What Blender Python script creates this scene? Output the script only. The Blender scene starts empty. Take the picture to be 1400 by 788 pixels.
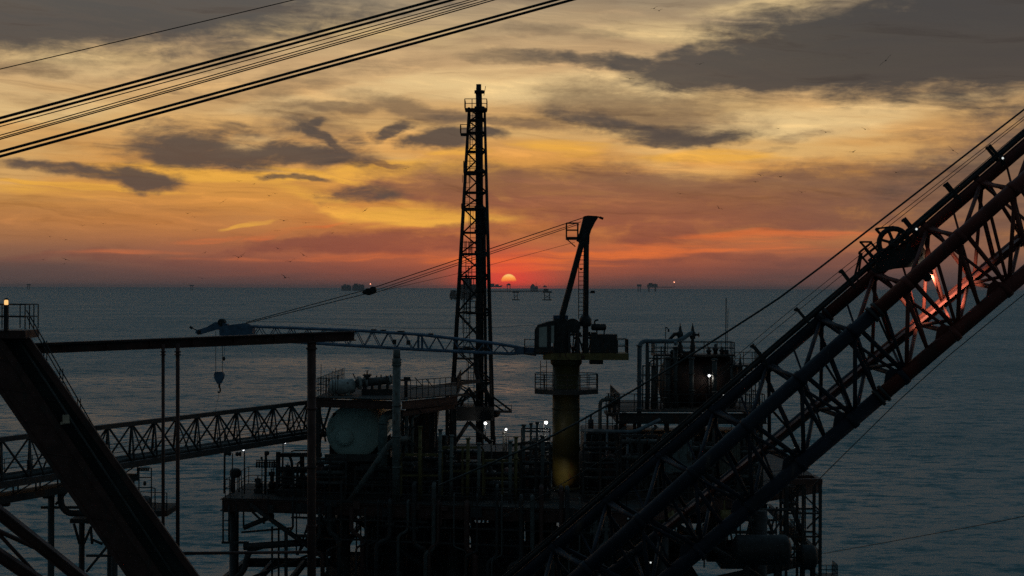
import bpy, math, random
from mathutils import Vector, Matrix
R = math.radians
SC = bpy.context.scene
COL = SC.collection

# ------------------------------------------------------------------ camera
F, CU, CV, ROLL, CAMZ = 2432.0, 700.0, 394.0, 0.0032, 40.0     # focal length in photograph pixels, a 40 m eye height


def ray(u, v):
    a, b = (u - CU) / F, (CV - v) / F
    return Vector((a - ROLL * b, 1.0, b + ROLL * a))


def P(u, v, Y):
    """point of the world seen at (u, v) at Y metres ahead"""
    return Vector((0, 0, CAMZ)) + ray(u, v) * Y


cam_data = bpy.data.cameras.new('camera')
cam_data.sensor_width = 36.0
cam_data.lens = 36.0 * F / 1400.0
cam_data.clip_start = 0.5
cam_data.clip_end = 400000.0
cam = bpy.data.objects.new('camera', cam_data)
COL.objects.link(cam)
rt = Vector((1, 0, ROLL)).normalized()
up = Vector((-ROLL, 0, 1)).normalized()
bk = Vector((0, -1, 0))
cam.matrix_world = Matrix(((rt.x, up.x, bk.x, 0), (rt.y, up.y, bk.y, 0), (rt.z, up.z, bk.z, CAMZ), (0, 0, 0, 1)))
SC.camera = cam

SC.view_settings.view_transform = 'Standard'
SC.view_settings.look = 'None'
SC.view_settings.exposure = 0.0
SC.view_settings.gamma = 1.0
SC.view_settings.use_curve_mapping = False
SC.cycles.max_bounces = 5
SC.cycles.diffuse_bounces = 2
SC.cycles.glossy_bounces = 3
SC.cycles.sample_clamp_indirect = 1.0
SC.cycles.caustics_reflective = False
SC.cycles.caustics_refractive = False
SC.cycles.use_denoising = False


def lin(*c):
    return tuple(((x / 255.0) / 12.92 if x / 255.0 <= 0.04045 else ((x / 255.0 + 0.055) / 1.055) ** 2.4) for x in c)


class NT:
    """small helper to write node trees"""
    def __init__(s, t):
        s.t = t

    def n(s, typ, **kw):
        x = s.t.nodes.new(typ)
        for k, v in kw.items():
            setattr(x, k, v)
        return x

    def put(s, sock, val):
        if isinstance(val, bpy.types.NodeSocket):
            s.t.links.new(val, sock)
        elif val is not None:
            if isinstance(val, (tuple, list)) and len(val) == 3 and sock.type == 'RGBA':
                val = (*val, 1)
            sock.default_value = val

    def m(s, op, a, b=None, c=None, clamp=False):
        x = s.n('ShaderNodeMath', operation=op, use_clamp=clamp)
        for i, v in enumerate((a, b, c)):
            if v is not None:
                s.put(x.inputs[i], v)
        return x.outputs[0]

    def vm(s, op, a, b):
        x = s.n('ShaderNodeVectorMath', operation=op)
        s.put(x.inputs[0], a)
        s.put(x.inputs[1], b)
        return x.outputs[0]

    def xyz(s, a, b, c=0.0):
        x = s.n('ShaderNodeCombineXYZ')
        for i, v in enumerate((a, b, c)):
            s.put(x.inputs[i], v)
        return x.outputs[0]

    def mix(s, fac, a, b, blend='MIX'):
        x = s.n('ShaderNodeMix', data_type='RGBA', blend_type=blend, clamp_factor=True)
        s.put(x.inputs[0], fac)
        s.put(x.inputs[6], a)
        s.put(x.inputs[7], b)
        return x.outputs[2]

    def noise(s, vec, scale, detail=4.0, rough=0.55, out='Fac', dist=0.0):
        x = s.n('ShaderNodeTexNoise', noise_dimensions='3D')
        s.put(x.inputs['Vector'], vec)
        x.inputs['Scale'].default_value = scale
        x.inputs['Detail'].default_value = detail
        x.inputs['Roughness'].default_value = rough
        x.inputs['Distortion'].default_value = dist
        return x.outputs[out]

    def ss(s, v, lo, hi, a=0.0, b=1.0, smooth=True):
        x = s.n('ShaderNodeMapRange', interpolation_type='SMOOTHSTEP' if smooth else 'LINEAR', clamp=True)
        for i, q in enumerate((v, lo, hi, a, b)):
            s.put(x.inputs[i], q)
        return x.outputs[0]

    def ramp(s, v, stops):
        x = s.n('ShaderNodeValToRGB')
        e = x.color_ramp.elements
        while len(e) < len(stops):
            e.new(0.5)
        for i, (p, c) in enumerate(stops):
            e[i].position = p
            e[i].color = (*c, 1)
        s.put(x.inputs[0], v)
        return x.outputs[0]


# ------------------------------------------------------------------ sky: a dusk world with cloud banks placed by bearing and height
SUN_AZ, SUN_EL = math.atan((695.5 - CU) / F), math.atan(8.5 / F)
w = bpy.data.worlds.new('World')
SC.world = w
w.use_nodes = True
w.node_tree.nodes.clear()
T = NT(w.node_tree)
d = T.n('ShaderNodeTexCoord').outputs['Generated']
sx = T.n('ShaderNodeSeparateXYZ')
T.put(sx.inputs[0], d)
dx, dy, dz = sx.outputs
X = T.m('MULTIPLY', T.m('ARCTAN2', dx, dy), F)             # bearing, 2432 units to the radian
Z = T.m('MULTIPLY', T.m('ARCSINE', dz), F)                 # height above the horizon, same units
Q = T.xyz(X, Z, 0.0)


def sph(u, v):
    r = ray(u, v).normalized()
    return math.atan2(r.x, r.y) * F, math.asin(r.z) * F


wn = T.noise(T.xyz(T.m('MULTIPLY', X, 0.55), Z, 3.0), 0.012, 5.0, 0.6, 'Color')
warp = T.vm('MULTIPLY', T.vm('SUBTRACT', wn, (0.5, 0.5, 0.5)), (150, 54, 0))
QW = T.vm('ADD', Q, warp)
wn2 = T.noise(T.xyz(T.m('MULTIPLY', X, 0.3), Z, 9.0), 0.012, 4.0, 0.6, 'Color')
QS = T.vm('ADD', Q, T.vm('MULTIPLY', T.vm('SUBTRACT', wn2, (0.5, 0.5, 0.5)), (260, 34, 0)))
bil1 = T.noise(T.xyz(T.m('MULTIPLY', X, 0.42), Z, 1.7), 0.022, 9.0, 0.66, dist=0.6)
bil2 = T.noise(T.xyz(T.m('MULTIPLY', X, 0.30), Z, 8.7), 0.075, 6.0, 0.62, dist=0.4)
sq = T.n('ShaderNodeSeparateXYZ')
T.put(sq.inputs[0], QS)
QSx, QSz = sq.outputs[0], sq.outputs[1]
billow = T.m('ADD', T.m('MULTIPLY', bil1, 0.62), T.m('MULTIPLY', bil2, 0.38))
streak = T.noise(T.xyz(T.m('MULTIPLY', X, 0.10), Z, 5.1), 0.040, 6.0, 0.60)
silk = T.noise(T.xyz(T.m('ADD', T.m('MULTIPLY', X, 0.14), T.m('MULTIPLY', Z, 0.25)), Z, 12.3), 0.016, 5.0, 0.55)
fine = T.noise(T.xyz(T.m('MULTIPLY', X, 0.22), Z, 33.0), 0.11, 4.0, 0.6)


band1 = T.noise(T.xyz(T.m('MULTIPLY', X, 0.035), T.m('MULTIPLY', QSz, 1.0), 21.0), 0.085, 4.0, 0.6)
fil = T.noise(T.xyz(T.m('MULTIPLY', QSx, 0.10), T.m('ADD', QSz, T.m('MULTIPLY', QSx, 0.06)), 41.0), 0.055, 7.0, 0.66, dist=0.5)


def blobs(vec, lst, rough, amt, lo, hi):
    acc = None
    for (u, v, ru, rv, rot, st) in lst:
        cx, cz = sph(u, v)
        mp = T.n('ShaderNodeMapping', vector_type='TEXTURE')
        T.put(mp.inputs[0], vec)
        mp.inputs[1].default_value = (cx, cz, 0)
        mp.inputs[2].default_value = (0, 0, R(rot))
        mp.inputs[3].default_value = (ru * 1.42, rv * 1.42, 1)
        g = T.n('ShaderNodeTexGradient', gradient_type='SPHERICAL')
        T.put(g.inputs[0], mp.outputs[0])
        o = T.m('MULTIPLY', g.outputs['Fac'], st * 1.6)
        o = T.m('MINIMUM', o, st)
        acc = o if acc is None else T.m('MAXIMUM', acc, o)
    fld = T.m('MULTIPLY_ADD', T.m('SUBTRACT', rough, 0.5), T.m('MULTIPLY', T.m('MINIMUM', T.m('MULTIPLY', acc, 4.0), 1.0), amt), acc)
    return T.ss(fld, lo, hi)


H = 520.0                                                   # the ramp runs from the horizon to 520 units (12 degrees) up
el = T.m('DIVIDE', Z, H, clamp=True)
el = T.m('ADD', el, T.m('MULTIPLY', T.m('SUBTRACT', silk, 0.5), T.ss(Z, 30, 160, 0.0, 0.16)))
base = T.ramp(el, [
    (0.000, lin(84, 70, 68)), (0.050, lin(98, 77, 71)), (0.100, lin(140, 96, 72)), (0.165, lin(194, 128, 68)),
    (0.250, lin(212, 148, 70)), (0.330, lin(218, 154, 78)), (0.430, lin(214, 168, 106)), (0.560, lin(212, 174, 124)),
    (0.680, lin(178, 152, 116)), (0.780, lin(146, 134, 114)), (0.880, lin(108, 108, 102)), (1.000, lin(78, 86, 92))])
# wide glow towards the sun
ax = T.m('DIVIDE', T.m('SUBTRACT', X, SUN_AZ * F), 420.0)
side = T.m('POWER', 2.718, T.m('MULTIPLY', T.m('MULTIPLY', ax, ax), -1.0))
low = T.ss(Z, 0, 150, 1.0, 0.0)
base = T.mix(T.m('MULTIPLY', T.m('MULTIPLY', side, low), 0.55), base, lin(226, 100, 50))
away = T.ss(T.m('ABSOLUTE', T.m('SUBTRACT', X, SUN_AZ * F)), 300, 900, 0.0, 0.45)
base = T.mix(away, base, T.mix(0.5, base, lin(140, 112, 88)))
# silky streaks of high cloud
base = T.mix(T.m('MULTIPLY', T.ss(streak, 0.42, 0.64), T.ss(Z, 20, 120, 0.1, 0.34)), base, T.mix(0.6, base, lin(120, 88, 70)))
base = T.mix(T.m('MULTIPLY', T.ss(silk, 0.46, 0.68), T.ss(Z, 60, 160, 0.0, 0.40)), base, lin(226, 192, 128))

GOLD = [(330, 240, 150, 6, 0, .95), (470, 250, 120, 6, -14, .9), (150, 258, 120, 5, -4, .9), (600, 212, 60, 6, 0, .8), (620, 305, 90, 7, 4, .9), (255, 236, 95, 12, -6, .9), (60, 262, 150, 8, -2, .5), (440, 282, 90, 15, -12, .95), (560, 292, 120, 16, 2, .9), (650, 300, 80, 12, 0, .7),
        (345, 310, 34, 4, 12, .5), (640, 228, 60, 14, 0, .7), (505, 234, 80, 12, 8, .7), (790, 262, 50, 5, 2, .5), (690, 258, 40, 8, -30, .5),
        (985, 212, 130, 10, 3, .7), (760, 205, 60, 12, 0, .6)]
gold = blobs(QS, GOLD, streak, 2.6, 0.15, 1.0)
base = T.mix(T.m('MULTIPLY', gold, 0.85), base, lin(236, 172, 70))
CREAM = [(760, 120, 190, 22, 2, .9), (600, 108, 150, 16, 6, .7), (880, 40, 120, 20, 0, .6), (1040, 6, 90, 12, 3, .9), (1150, 160, 200, 22, 3, .7),
         (430, 140, 120, 20, 8, .6), (60, 120, 140, 40, 4, .5), (1340, 130, 100, 10, 5, .5), (370, 190, 90, 20, 20, .4)]
cream = blobs(QS, CREAM, silk, 2.2, 0.1, 1.0)
base = T.mix(T.m('MULTIPLY', cream, 0.75), base, lin(236, 204, 146))

VEIL = [(690, 262, 170, 34, -3, .95), (860, 275, 200, 52, 0, .95), (1060, 272, 220, 44, 2, 1.0), (1240, 262, 160, 40, 10, .95), (1360, 250, 150, 85, 25, 1.0),
        (545, 262, 110, 18, 4, .8), (900, 318, 60, 22, 10, .85), (640, 250, 80, 16, 0, .7), (470, 332, 150, 12, 3, .9), (590, 336, 80, 12, 0, .8),
        (300, 342, 80, 8, 6, .45), (120, 352, 200, 8, 0, .45), (1020, 352, 300, 8, 0, .6), (1180, 300, 200, 20, 4, .8), (680, 165, 130, 13, -2, .75),
        (470, 142, 110, 12, -4, .75), (590, 152, 120, 15, -10, .85), (760, 45, 180, 12, 0, .45), (740, 84, 110, 9, -3, .7), (880, 150, 150, 36, -5, .85),
        (1090, 190, 80, 9, 6, .5), (1250, 188, 70, 8, 8, .5), (1000, 145, 120, 20, 6, .5), (420, 105, 200, 18, 10, .45), (60, 85, 200, 16, 4, .5),
        (250, 95, 120, 16, 10, .5), (430, 175, 100, 36, -15, .6), (620, 318, 120, 8, 4, .6), (520, 215, 60, 6, -20, .5)]
veil = blobs(QW, VEIL, T.m('ADD', T.m('MULTIPLY', billow, 0.65), T.m('MULTIPLY', streak, 0.35)), 2.3, 0.08, 0.92)
vcol = T.ramp(T.m('DIVIDE', Z, 400, clamp=True), [(0.0, lin(96, 74, 70)), (0.12, lin(122, 78, 66)), (0.3, lin(122, 82, 68)), (0.48, lin(110, 86, 72)), (0.65, lin(124, 102, 78)), (1.0, lin(122, 108, 90))])
vcol = T.mix(T.ss(X, 250, 620, 0.0, 0.75), vcol, lin(92, 78, 74))
vcol = T.mix(T.m('MULTIPLY', side, T.ss(Z, 40, 200, 0.4, 0.0)), vcol, lin(170, 76, 52))
base = T.mix(T.m('MULTIPLY', veil, T.m('ADD', 0.70, T.m('MULTIPLY', fine, 0.25))), base, vcol)

ORANGE = [(1050, 326, 150, 8, 2, 1.0), (960, 338, 150, 8, 0, .8), (830, 347, 120, 7, 2, .9), (1130, 345, 130, 4, 0, .6), (710, 352, 120, 9, 2, 1.0), (520, 352, 130, 6, 2, .7),
          (420, 316, 60, 5, 14, .6), (300, 330, 60, 4, 4, .6), (200, 345, 110, 4, 0, .45), (700, 366, 70, 6, 0, 1.0), (790, 360, 70, 4, 0, .6), (360, 356, 100, 5, 0, .55)]
orng = T.m('MULTIPLY', blobs(QS, ORANGE, streak, 2.0, 0.15, 1.0), T.ss(band1, 0.36, 0.62, 0.15, 1.0))
ocol = T.mix(side, lin(204, 114, 70), lin(234, 114, 52))
base = T.mix(T.m('MULTIPLY', orng, 0.85), base, ocol)

DARK = [(110, 0, 330, 56, 2, 1.5), (330, 36, 200, 22, 8, .8), (300, 66, 120, 14, 4, .6), (560, 8, 160, 12, 2, .5),
        (1240, 62, 240, 66, 0, 1.45), (1380, 40, 190, 90, 0, 1.5), (1040, 94, 200, 28, 0, 1.5), (880, 88, 100, 15, 0, 1.15), (1090, 62, 130, 30, 4, 1.2), (800, 86, 80, 8, -3, .7), (960, 68, 90, 15, 6, .9), (1060, 34, 110, 26, 8, .75), (1170, 12, 140, 30, 4, .8),
        (265, 202, 100, 24, -3, 1.15), (345, 211, 110, 19, 0, 1.2), (430, 212, 80, 14, 4, 1.0), (240, 186, 90, 14, 8, .9), (225, 178, 70, 16, 6, .72), (320, 175, 40, 14, -20, .6), (440, 188, 62, 11, -32, 1.05), (420, 168, 36, 9, 10, 1.0), (180, 212, 60, 8, 0, .5), (495, 192, 24, 8, 0, .55),
        (90, 232, 105, 10, -5, 1.0), (195, 243, 62, 13, -8, 1.15), (240, 248, 30, 12, 0, .5),
        (606, 190, 50, 16, 2, 1.35), (650, 187, 42, 9, 0, 1.2), (548, 177, 25, 9, 22, 1.2), (412, 244, 50, 6, -2, .9), (492, 269, 50, 12, 6, .85), (270, 128, 40, 10, 10, .4),
        (830, 170, 70, 15, -16, .95), (930, 188, 90, 9, 2, 1.0), (880, 176, 100, 14, -8, .95), (640, 158, 60, 8, -8, .45), (1040, 206, 30, 5, 0, .4), (1320, 222, 120, 22, 22, .45)]
dark = blobs(QW, DARK, T.m('ADD', T.m('MULTIPLY', billow, 0.72), T.m('MULTIPLY', fil, 0.28)), 3.0, 0.06, 1.12)
dcol = T.ramp(T.m('DIVIDE', Z, 420, clamp=True), [(0.0, lin(96, 72, 66)), (0.35, lin(84, 70, 64)), (0.55, lin(80, 71, 66)), (0.75, lin(72, 70, 69)), (1.0, lin(80, 80, 80))])
dcol = T.mix(T.ss(fil, 0.35, 0.68, 0.0, 0.65), dcol, T.mix(0.5, dcol, lin(112, 98, 86)))
dcol = T.mix(T.ss(X, 100, 500, 0.0, 0.7), dcol, lin(56, 57, 60))
base = T.mix(T.m('MULTIPLY', dark, 0.94), base, dcol)

# filaments over everything above the low haze
base = T.mix(T.m('MULTIPLY', T.ss(fil, 0.50, 0.72), T.ss(Z, 25, 140, 0.16, 0.58)), base, T.mix(1.0, base, (0.55, 0.53, 0.56), 'MULTIPLY'))
base = T.mix(T.m('MULTIPLY', T.ss(fil, 0.50, 0.30), T.m('MULTIPLY', T.m('SUBTRACT', 1.0, T.m('MULTIPLY', dark, 0.75)), T.ss(Z, 25, 140, 0.12, 0.55))), base, T.mix(1.0, base, (1.45, 1.40, 1.30), 'MULTIPLY'))
# dull band lying on the horizon, warmer and thinner under the sun
ax2 = T.m('DIVIDE', T.m('SUBTRACT', X, SUN_AZ * F), 95.0)
near = T.m('POWER', 2.718, T.m('MULTIPLY', T.m('MULTIPLY', ax2, ax2), -1.0))
band = T.m('MULTIPLY', T.ss(T.m('ADD', Z, T.m('MULTIPLY', T.m('SUBTRACT', streak, 0.5), 36)), 4, 46, 1.0, 0.0), T.m('SUBTRACT', 0.92, T.m('MULTIPLY', near, 0.75)))
base = T.mix(band, base, T.mix(T.m('MULTIPLY', side, 0.5), lin(84, 70, 68), lin(110, 66, 60)))
# red flush hugging the sun and the disc itself, its foot sunk in the haze
du = T.m('SUBTRACT', X, SUN_AZ * F)
dv = T.m('SUBTRACT', Z, SUN_EL * F)
r1 = T.m('SQRT', T.m('ADD', T.m('MULTIPLY', T.m('MULTIPLY', du, du), 0.35), T.m('MULTIPLY', dv, dv)))
flush = T.m('POWER', T.ss(r1, 4, 62, 1.0, 0.0, False), 1.6)
base = T.mix(T.m('MULTIPLY', flush, 0.9), base, lin(242, 70, 56))
rr = T.m('SQRT', T.m('ADD', T.m('MULTIPLY', du, du), T.m('MULTIPLY', dv, dv)))
foot = T.ss(T.m('ADD', Z, T.m('MULTIPLY', T.m('SUBTRACT', fine, 0.5), 5)), 8.0, 11.8)
disc = T.m('MULTIPLY', T.ss(rr, 9.4, 11.3, 1.0, 0.0), foot)
suncol = T.ramp(T.m('DIVIDE', Z, 22, clamp=True), [(0.40, lin(255, 110, 50)), (0.62, lin(255, 160, 74)), (0.90, lin(255, 218, 132))])
base = T.mix(disc, base, T.mix(1.0, suncol, (1.15, 1.12, 1.05), 'MULTIPLY'))

# the dome overhead and behind: real sky texture at dusk
nish = T.n('ShaderNodeTexSky', sky_type='NISHITA')
nish.sun_disc = False
nish.sun_elevation = max(SUN_EL, R(0.6))
nish.sun_rotation = SUN_AZ
nish.dust_density = 2.0
dome = T.mix(1.0, nish.outputs[0], (0.10, 0.10, 0.10), 'MULTIPLY')
dome = T.mix(0.7, dome, (0.100, 0.192, 0.260))
dome = T.mix(1.0, dome, T.xyz(T.ss(dy, -0.45, 0.45, 0.60, 1.0), T.ss(dy, -0.45, 0.45, 0.53, 1.0), T.ss(dy, -0.45, 0.45, 0.46, 1.0)), 'MULTIPLY')
front = T.m('MULTIPLY', T.ss(Z, 390, 580, 1.0, 0.0), T.ss(dy, -0.1, 0.75))
fin = T.mix(front, dome, base)
bg = T.n('ShaderNodeBackground')
T.put(bg.inputs[0], fin)
bg.inputs[1].default_value = 1.0
out = T.n('ShaderNodeOutputWorld')
w.node_tree.links.new(bg.outputs[0], out.inputs[0])
w.cycles.sampling_method = 'MANUAL'
w.cycles.sample_map_resolution = 1024

sun_data = bpy.data.lights.new('sun', 'SUN')
sun_data.energy = 0.0015
sun_data.angle = R(0.53)
sun_data.color = (1.0, 0.42, 0.18)
sun = bpy.data.objects.new('sun', sun_data)
COL.objects.link(sun)
sdir = Vector((math.sin(SUN_AZ) * math.cos(R(0.6)), math.cos(SUN_AZ) * math.cos(R(0.6)), math.sin(R(0.6))))
sun.rotation_euler = sdir.to_track_quat('Z', 'Y').to_euler()

# ------------------------------------------------------------------ materials
MATS = {}


def mat(name, col, rough=0.6, metal=0.0, var=0.35, scale=3.0, rust=None, rust_amt=0.5, bump=0.0, spec=0.25):
    """painted steel and the like: base colour broken up by grime and patches of wear"""
    if name in MATS:
        return MATS[name]
    m = bpy.data.materials.new(name)
    m.use_nodes = True
    t = NT(m.node_tree)
    b = m.node_tree.nodes['Principled BSDF']
    co = t.n('ShaderNodeTexCoord').outputs['Object']
    n1 = t.noise(co, scale, 5, 0.6)
    c = t.mix(t.ss(n1, 0.3, 0.7), tuple(x * (1 - var) for x in col), tuple(min(1, x * (1 + var * 0.6)) for x in col))
    if rust:
        st = t.n('ShaderNodeVectorMath', operation='MULTIPLY')
        t.put(st.inputs[0], co)
        st.inputs[1].default_value = (1, 1, 0.35)
        n2 = t.noise(st.outputs[0], scale * 0.9, 6, 0.65)
        c = t.mix(t.ss(n2, 0.66 - 0.25 * rust_amt, 0.74 - 0.2 * rust_amt), c, rust)
    t.put(b.inputs['Base Color'], c)
    t.put(b.inputs['Roughness'], t.ss(n1, 0.2, 0.8, min(1, rough + 0.12), max(0.05, rough - 0.12)))
    b.inputs['Metallic'].default_value = metal
    b.inputs['Specular IOR Level'].default_value = spec
    if bump:
        bp = t.n('ShaderNodeBump')
        bp.inputs['Strength'].default_value = bump
        bp.inputs['Distance'].default_value = 0.02
        t.put(bp.inputs['Height'], t.noise(co, scale * 6, 4, 0.6))
        t.put(b.inputs['Normal'], bp.outputs[0])
    MATS[name] = m
    return m


def glow(name, col, strength):
    m = bpy.data.materials.new(name)
    m.use_nodes = True
    b = m.node_tree.nodes['Principled BSDF']
    b.inputs['Base Color'].default_value = (*col, 1)
    b.inputs['Emission Color'].default_value = (*col, 1)
    b.inputs['Emission Strength'].default_value = strength
    MATS[name] = m
    return m


RUST = (0.045, 0.018, 0.010)
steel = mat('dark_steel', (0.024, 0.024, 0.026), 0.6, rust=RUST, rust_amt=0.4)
grey = mat('grey_paint', (0.055, 0.057, 0.058), 0.55, rust=RUST, rust_amt=0.35)
pale = mat('pale_paint', (0.26, 0.265, 0.265), 0.5, rust=RUST, rust_amt=0.2)
teal = mat('teal_paint', (0.33, 0.43, 0.41), 0.5, var=0.14, rust=(0.16, 0.15, 0.12), rust_amt=0.22, scale=0.9)
dull_pale = mat('weathered_grey_paint', (0.105, 0.108, 0.105), 0.55, rust=RUST, rust_amt=0.35)
brown = mat('red_oxide', (0.060, 0.024, 0.020), 0.62, rust=(0.035, 0.022, 0.019), rust_amt=0.5)
redp = mat('red_paint', (0.10, 0.017, 0.011), 0.6, rust=(0.05, 0.018, 0.013), rust_amt=0.35, scale=2)
bluep = mat('blue_paint', (0.006, 0.0085, 0.018), 0.65, rust=(0.05, 0.035, 0.03), rust_amt=0.3, scale=2)
skyp = mat('light_blue_paint', (0.065, 0.105, 0.17), 0.5, rust=RUST, rust_amt=0.2, scale=2)
yellow = mat('yellow_paint', (0.056, 0.044, 0.014), 0.55, rust=RUST, rust_amt=0.3, scale=0.8)
dull_yellow = mat('dull_yellow_paint', (0.125, 0.092, 0.034), 0.6, rust=RUST, rust_amt=0.4)
deckm = mat('deck_steel', (0.022, 0.023, 0.023), 0.75, rust=RUST, rust_amt=0.6, scale=0.6)
black = mat('black_rubber', (0.014, 0.014, 0.016), 0.6)
ropem = mat('greased_rope', (0.022, 0.021, 0.020), 0.5)
birdm = mat('dark_feather', (0.05, 0.045, 0.042), 0.8, scale=8)
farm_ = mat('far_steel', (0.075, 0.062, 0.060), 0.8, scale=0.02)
glassm = mat('dull_glass', (0.06, 0.07, 0.075), 0.12, spec=0.8)
white_lamp = glow('white_lamp', (0.92, 0.96, 1.0), 1.8)
dim_lamp = glow('dim_lamp', (0.9, 0.93, 0.9), 0.8)
warm_lamp = glow('warm_lamp', (1.0, 0.55, 0.2), 1.1)
red_lamp = glow('red_lamp', (1.0, 0.35, 0.2), 3.0)


# ------------------------------------------------------------------ mesh helpers
def frame(d):
    d = d.normalized()
    a = Vector((0, 0, 1)) if abs(d.z) < 0.95 else Vector((1, 0, 0))
    s = d.cross(a).normalized()
    return s, s.cross(d).normalized()


class MB:
    def __init__(s):
        s.v, s.f, s.smooth = [], [], []

    def add(s, vs, fs, smooth=False):
        k = len(s.v)
        s.v += [Vector(x) for x in vs]
        s.f += [tuple(i + k for i in q) for q in fs]
        s.smooth += [smooth] * len(fs)
        return s

    def box(s, c, size, rz=0.0):
        c = Vector(c)
        hx, hy, hz = (q / 2 for q in size)
        cs, sn = math.cos(rz), math.sin(rz)
        vs = []
        for z in (-hz, hz):
            for x, y in ((-hx, -hy), (hx, -hy), (hx, hy), (-hx, hy)):
                vs.append(c + Vector((x * cs - y * sn, x * sn + y * cs, z)))
        return s.add(vs, [(0, 3, 2, 1), (4, 5, 6, 7), (0, 1, 5, 4), (1, 2, 6, 5), (2, 3, 7, 6), (3, 0, 4, 7)])

    def bar(s, a, b, w, h=None):
        """rectangular bar from a to b"""
        a, b = Vector(a), Vector(b)
        h = h or w
        p, q = frame(b - a)
        vs = [e + p * (i * w / 2) + q * (j * h / 2) for e in (a, b) for i, j in ((-1, -1), (1, -1), (1, 1), (-1, 1))]
        return s.add(vs, [(0, 1, 2, 3), (7, 6, 5, 4), (0, 4, 5, 1), (1, 5, 6, 2), (2, 6, 7, 3), (3, 7, 4, 0)])

    def ibeam(s, a, b, w, h, t):
        a, b = Vector(a), Vector(b)
        p, q = frame(b - a)
        o = q * (h / 2 - t / 2)
        s.bar(a + o, b + o, w, t)
        s.bar(a - o, b - o, w, t)
        return s.bar(a, b, t, h - 2 * t - 0.002)

    def tube(s, a, b, r, n=8, r2=None):
        a, b = Vector(a), Vector(b)
        r2 = r if r2 is None else r2
        p, q = frame(b - a)
        vs = []
        for e, rad in ((a, r), (b, r2)):
            vs += [e + p * (math.cos(2 * math.pi * i / n) * rad) + q * (math.sin(2 * math.pi * i / n) * rad) for i in range(n)]
        k = len(s.v)
        s.add(vs, [(i, (i + 1) % n, n + (i + 1) % n, n + i) for i in range(n)], n > 5)
        s.f += [tuple(k + i for i in reversed(range(n))), tuple(k + n + i for i in range(n))]
        s.smooth += [False, False]
        return s

    def path(s, pts, r, n=8):
        """a swept pipe through pts"""
        pts = [Vector(x) for x in pts]
        k = len(s.v)
        pp = None
        for i, e in enumerate(pts):
            dd = (pts[min(i + 1, len(pts) - 1)] - pts[max(i - 1, 0)])
            if pp is None:
                p, q = frame(dd)
            else:
                dd = dd.normalized()
                p = (pp - dd * pp.dot(dd)).normalized()
                q = p.cross(dd).normalized() * -1
                q = dd.cross(p).normalized() * -1
            pp = p
            q = dd.normalized().cross(p)
            s.v += [e + p * (math.cos(2 * math.pi * j / n) * r) + q * (math.sin(2 * math.pi * j / n) * r) for j in range(n)]
        for i in range(len(pts) - 1):
            for j in range(n):
                s.f.append((k + i * n + j, k + i * n + (j + 1) % n, k + (i + 1) * n + (j + 1) % n, k + (i + 1) * n + j))
                s.smooth.append(True)
        s.f += [tuple(k + j for j in reversed(range(n))), tuple(k + (len(pts) - 1) * n + j for j in range(n))]
        s.smooth += [False, False]
        return s

    def elbowed(s, pts, r, bend=None, n=10):
        """pipe with rounded elbows"""
        pts = [Vector(x) for x in pts]
        bend = bend or r * 2.2
        o = [pts[0]]
        for i in range(1, len(pts) - 1):
            a, b, c = pts[i - 1], pts[i], pts[i + 1]
            d1, d2 = (a - b), (c - b)
            k = min(bend, d1.length * 0.45, d2.length * 0.45)
            p1, p2 = b + d1.normalized() * k, b + d2.normalized() * k
            for j in range(6):
                tt = j / 5
                o.append(p1 * (1 - tt) ** 2 + b * (2 * tt * (1 - tt)) + p2 * tt ** 2)
        o.append(pts[-1])
        return s.path(o, r, n)

    def lathe(s, a, b, prof, n=20):
        """profile [(t along a-b in metres, radius)] spun round the axis a-b"""
        a, b = Vector(a), Vector(b)
        dd = (b - a).normalized()
        p, q = frame(b - a)
        k = len(s.v)
        for (tt, rad) in prof:
            s.v += [a + dd * tt + p * (math.cos(2 * math.pi * j / n) * rad) + q * (math.sin(2 * math.pi * j / n) * rad) for j in range(n)]
        for i in range(len(prof) - 1):
            for j in range(n):
                s.f.append((k + i * n + j, k + i * n + (j + 1) % n, k + (i + 1) * n + (j + 1) % n, k + (i + 1) * n + j))
                s.smooth.append(True)
        s.f += [tuple(k + j for j in reversed(range(n))), tuple(k + (len(prof) - 1) * n + j for j in range(n))]
        s.smooth += [False, False]
        return s

    def vessel(s, a, b, r, n=24, bulge=0.45):
        """pressure vessel with domed ends"""
        L = (Vector(b) - Vector(a)).length
        d_ = r * bulge
        prof = [(d_ * (1 - math.cos(R(g))), max(0.02, r * math.sin(R(g)))) for g in (2, 20, 40, 60, 75, 90)]
        prof += [(L - d_ * (1 - math.cos(R(g))), max(0.02, r * math.sin(R(g)))) for g in (90, 75, 60, 40, 20, 2)]
        return s.lathe(a, b, prof, n)

    def prism(s, poly, dvec):
        """flat polygon pushed along dvec"""
        n = len(poly)
        poly = [Vector(x) for x in poly]
        dvec = Vector(dvec)
        return s.add(poly + [x + dvec for x in poly], [tuple(range(n)), tuple(n + i for i in reversed(range(n)))] + [(i, n + i, n + (i + 1) % n, (i + 1) % n) for i in range(n)])

    def rail(s, pts, h=1.1, gap=1.4, r=0.03, mid=2):
        """guard rail with posts along pts"""
        pts = [Vector(x) for x in pts]
        up_ = Vector((0, 0, 1))
        for a, b in zip(pts, pts[1:]):
            k = max(1, round((b - a).length / gap))
            for i in range(k + 1):
                c = a.lerp(b, i / k)
                s.tube(c, c + up_ * h, r, 5)
            for j in range(mid):
                z = up_ * (h * (j + 1) / mid)
                s.tube(a + z, b + z, r * 0.9, 5)
        return s

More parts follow.
